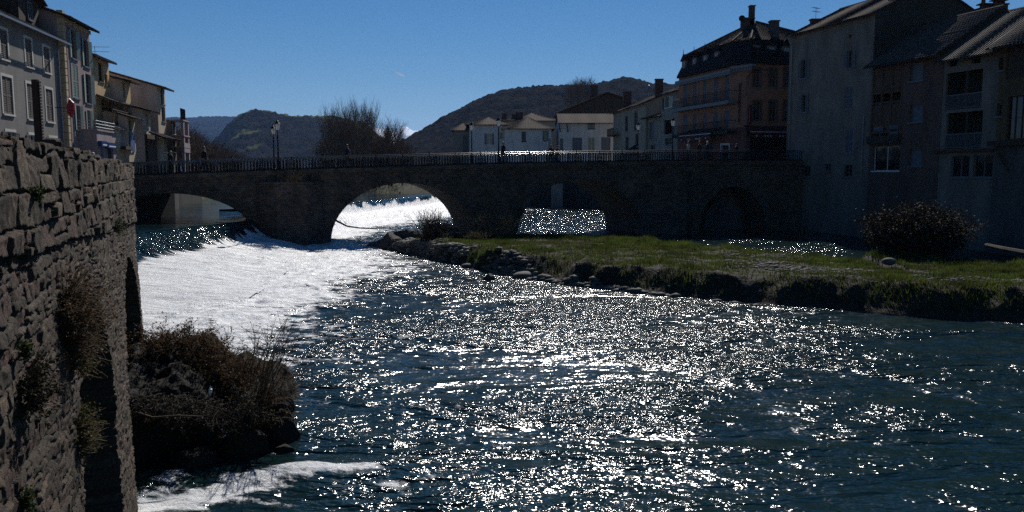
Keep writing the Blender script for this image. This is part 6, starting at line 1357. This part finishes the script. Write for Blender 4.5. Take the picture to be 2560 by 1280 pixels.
def conifer():
    p = at(972, 430, 131); t = thing('conifer', 'dark narrow conifer in front of the round crowned bare tree', 'tree', (p.x, 131, 3.2)); z1 = at(972, 318, 131)[2]-3.2
    a = MB(); a.tube([(p.x, 131, 3.2), (p.x, 131, 3.2+z1)], [.18, .03], 6); a.build('trunk', 'bark', t); rg = random.Random(4); b = MB()
    for i in range(1500):
        f = rg.random(); r = (1-f)*2.0*rg.uniform(.3, 1); q = rg.uniform(0, 6.28); c = Vector((p.x+r*math.cos(q), 131+r*math.sin(q), 3.2+z1*(.08+.92*f))); d = Vector((math.cos(q), math.sin(q), -.3))*rg.uniform(.25, .5); s = Vector((-math.sin(q), math.cos(q), 0))*.12
        b.quad([c-s, c+s, c+d])
    b.build('crown', 'leaf_dark', t)
conifer()

# ---------------------------------------------------------------- shrubs of the island
def isl_shrub(label, px, py, z, n, L, spread, mats, seed, leaf=False, sub=4, r=.012, lr=.03, name='shrub', wide=.2, leafs=2, upv=1.0):
    c = gnd(px, py, z); rg = random.Random(seed); t = thing(name, label, 'shrub' if name != 'bush' else 'bush', c); st, lf = MB(), MB()
    for i in range(n):
        a = rg.uniform(0, 6.28); b = c+Vector((rg.gauss(0, wide), rg.gauss(0, wide), -.05)); e = rg.uniform(.1, spread); d = Vector((math.cos(a)*e, math.sin(a)*e, upv)).normalized(); l = L*rg.uniform(.5, 1); q = b; P = [q]
        for k in range(4): d = (d+Vector((rg.uniform(-.2, .2), rg.uniform(-.2, .2), rg.uniform(-.1, .1)))).normalized(); q = q+d*l/4; P.append(q)
        st.tube(P, [r, r*.8, r*.6, r*.45, r*.3], 3, cap=False)
        for j in range(sub):
            k = rg.randint(1, 3); q = P[k].lerp(P[k+1], rg.random()); d2 = (d+Vector([rg.uniform(-.8, .8) for _ in range(3)])).normalized()*l*rg.uniform(.12, .32); st.tube([q, q+d2], [r*.5, r*.3], 3, cap=False)
            if leaf:
                for m_ in range(leafs): e_ = q+d2*rg.uniform(.2, 1.1); a_ = Vector([rg.uniform(-1, 1) for _ in range(3)]).normalized()*lr; b_ = a_.cross(Vector([rg.uniform(-1, 1) for _ in range(3)])).normalized()*lr*.6; lf.quad([e_-a_, e_+b_, e_+a_, e_-b_])
    st.build('stems', mats[0], t)
    if leaf: lf.build('leaves', mats[1], t)
isl_shrub('dark rounded bush standing at the back edge of the island on the right', 2288, 640, .75, 1900, 2.8, 1.0, ('bark', 'leaf_dark'), 2, True, 8, .014, .06, 'bush', .62, 6, .78)
isl_shrub('small leafless shrub growing among the boulders at the island tip', 1083, 618, .35, 260, 2.5, .7, ('bark', 'leaf_dark'), 3, True, 6, .018, .035, 'shrub', .3, 3)
isl_shrub('dry scrubby weeds at the foot of the middle bridge pier', 1225, 583, .8, 160, 1.9, .9, ('twig_tan', 'leaf_olive'), 4, True, 4, .012, .03, 'shrub', 1.1, 2)
isl_shrub('low green ivy clump against the middle bridge pier', 1272, 575, .8, 150, 1.5, .8, ('twig_brown', 'leaf_olive'), 5, True, 4, .010, .045, 'shrub', .6, 3)
isl_shrub('low green clump on the grass left of the pebble patch', 1190, 600, .8, 120, .7, .9, ('twig_brown', 'leaf_olive'), 6, True, 4, .008, .04, 'shrub', .35, 3)
c = Vector(bp(-16.5, 4.6, -1.4)); t = thing('shrub', 'bare bush sprouting from the bridge masonry under the left lamps', 'shrub', c); rg = random.Random(8); st, lf = MB(), MB()
for i in range(90):
    d = Vector((rg.uniform(-.9, .9), rg.uniform(-.6, .2), rg.uniform(.1, 1))).normalized()*rg.uniform(.5, 1.35); q = c+d*.5+Vector((0, 0, .05)); st.tube([c+Vector((rg.uniform(-.3, .3), 0, 0)), q, c+d], [.012, .009, .005], 3, cap=False)
    for j in range(5): e = c+d*rg.uniform(.4, 1); a_ = Vector([rg.uniform(-1, 1) for _ in range(3)])*.03; b_ = Vector([rg.uniform(-1, 1) for _ in range(3)])*.03; lf.quad([e, e+a_, e+a_+b_, e+b_])
st.build('stems', 'twig_tan', t); lf.build('leaves', 'dry_blade', t)
# contrail high in the sky
leafmat('vapour', (.9, .9, .92), .02, .7, .001)
p = at(1000, 185, 9000); q = at(1012, 191, 9100); mb = MB(); mb.tube([at(988, 181, 8900), p, q], [4, 11, 2], 6); o = mb.build('contrail', 'vapour'); tag(o, 'short white contrail streak in the blue sky', 'contrail'); o['kind'] = 'stuff'

# ---------------------------------------------------------------- the air of the valley
mb = MB(); mb.box((-9000, -80, -2.4), (18000, 0, 0), (0, 15000, 0), (0, 0, 790)); hz = mb.build('haze', 'vapour'); hz['kind'] = 'stuff'; tag(hz, 'thin blue valley haze in front of the far hills', 'haze')
m = bpy.data.materials.new('air'); m.use_nodes = True; nt = m.node_tree; nt.nodes.remove(nt.nodes['Principled BSDF']); v = nt.nodes.new('ShaderNodeVolumePrincipled')
v.inputs['Color'].default_value = (.26, .47, .92, 1); v.inputs['Density'].default_value = .000055; v.inputs['Anisotropy'].default_value = .2
nt.links.new(v.outputs[0], nt.nodes['Material Output'].inputs['Volume']); hz.data.materials.clear(); hz.data.materials.append(m)
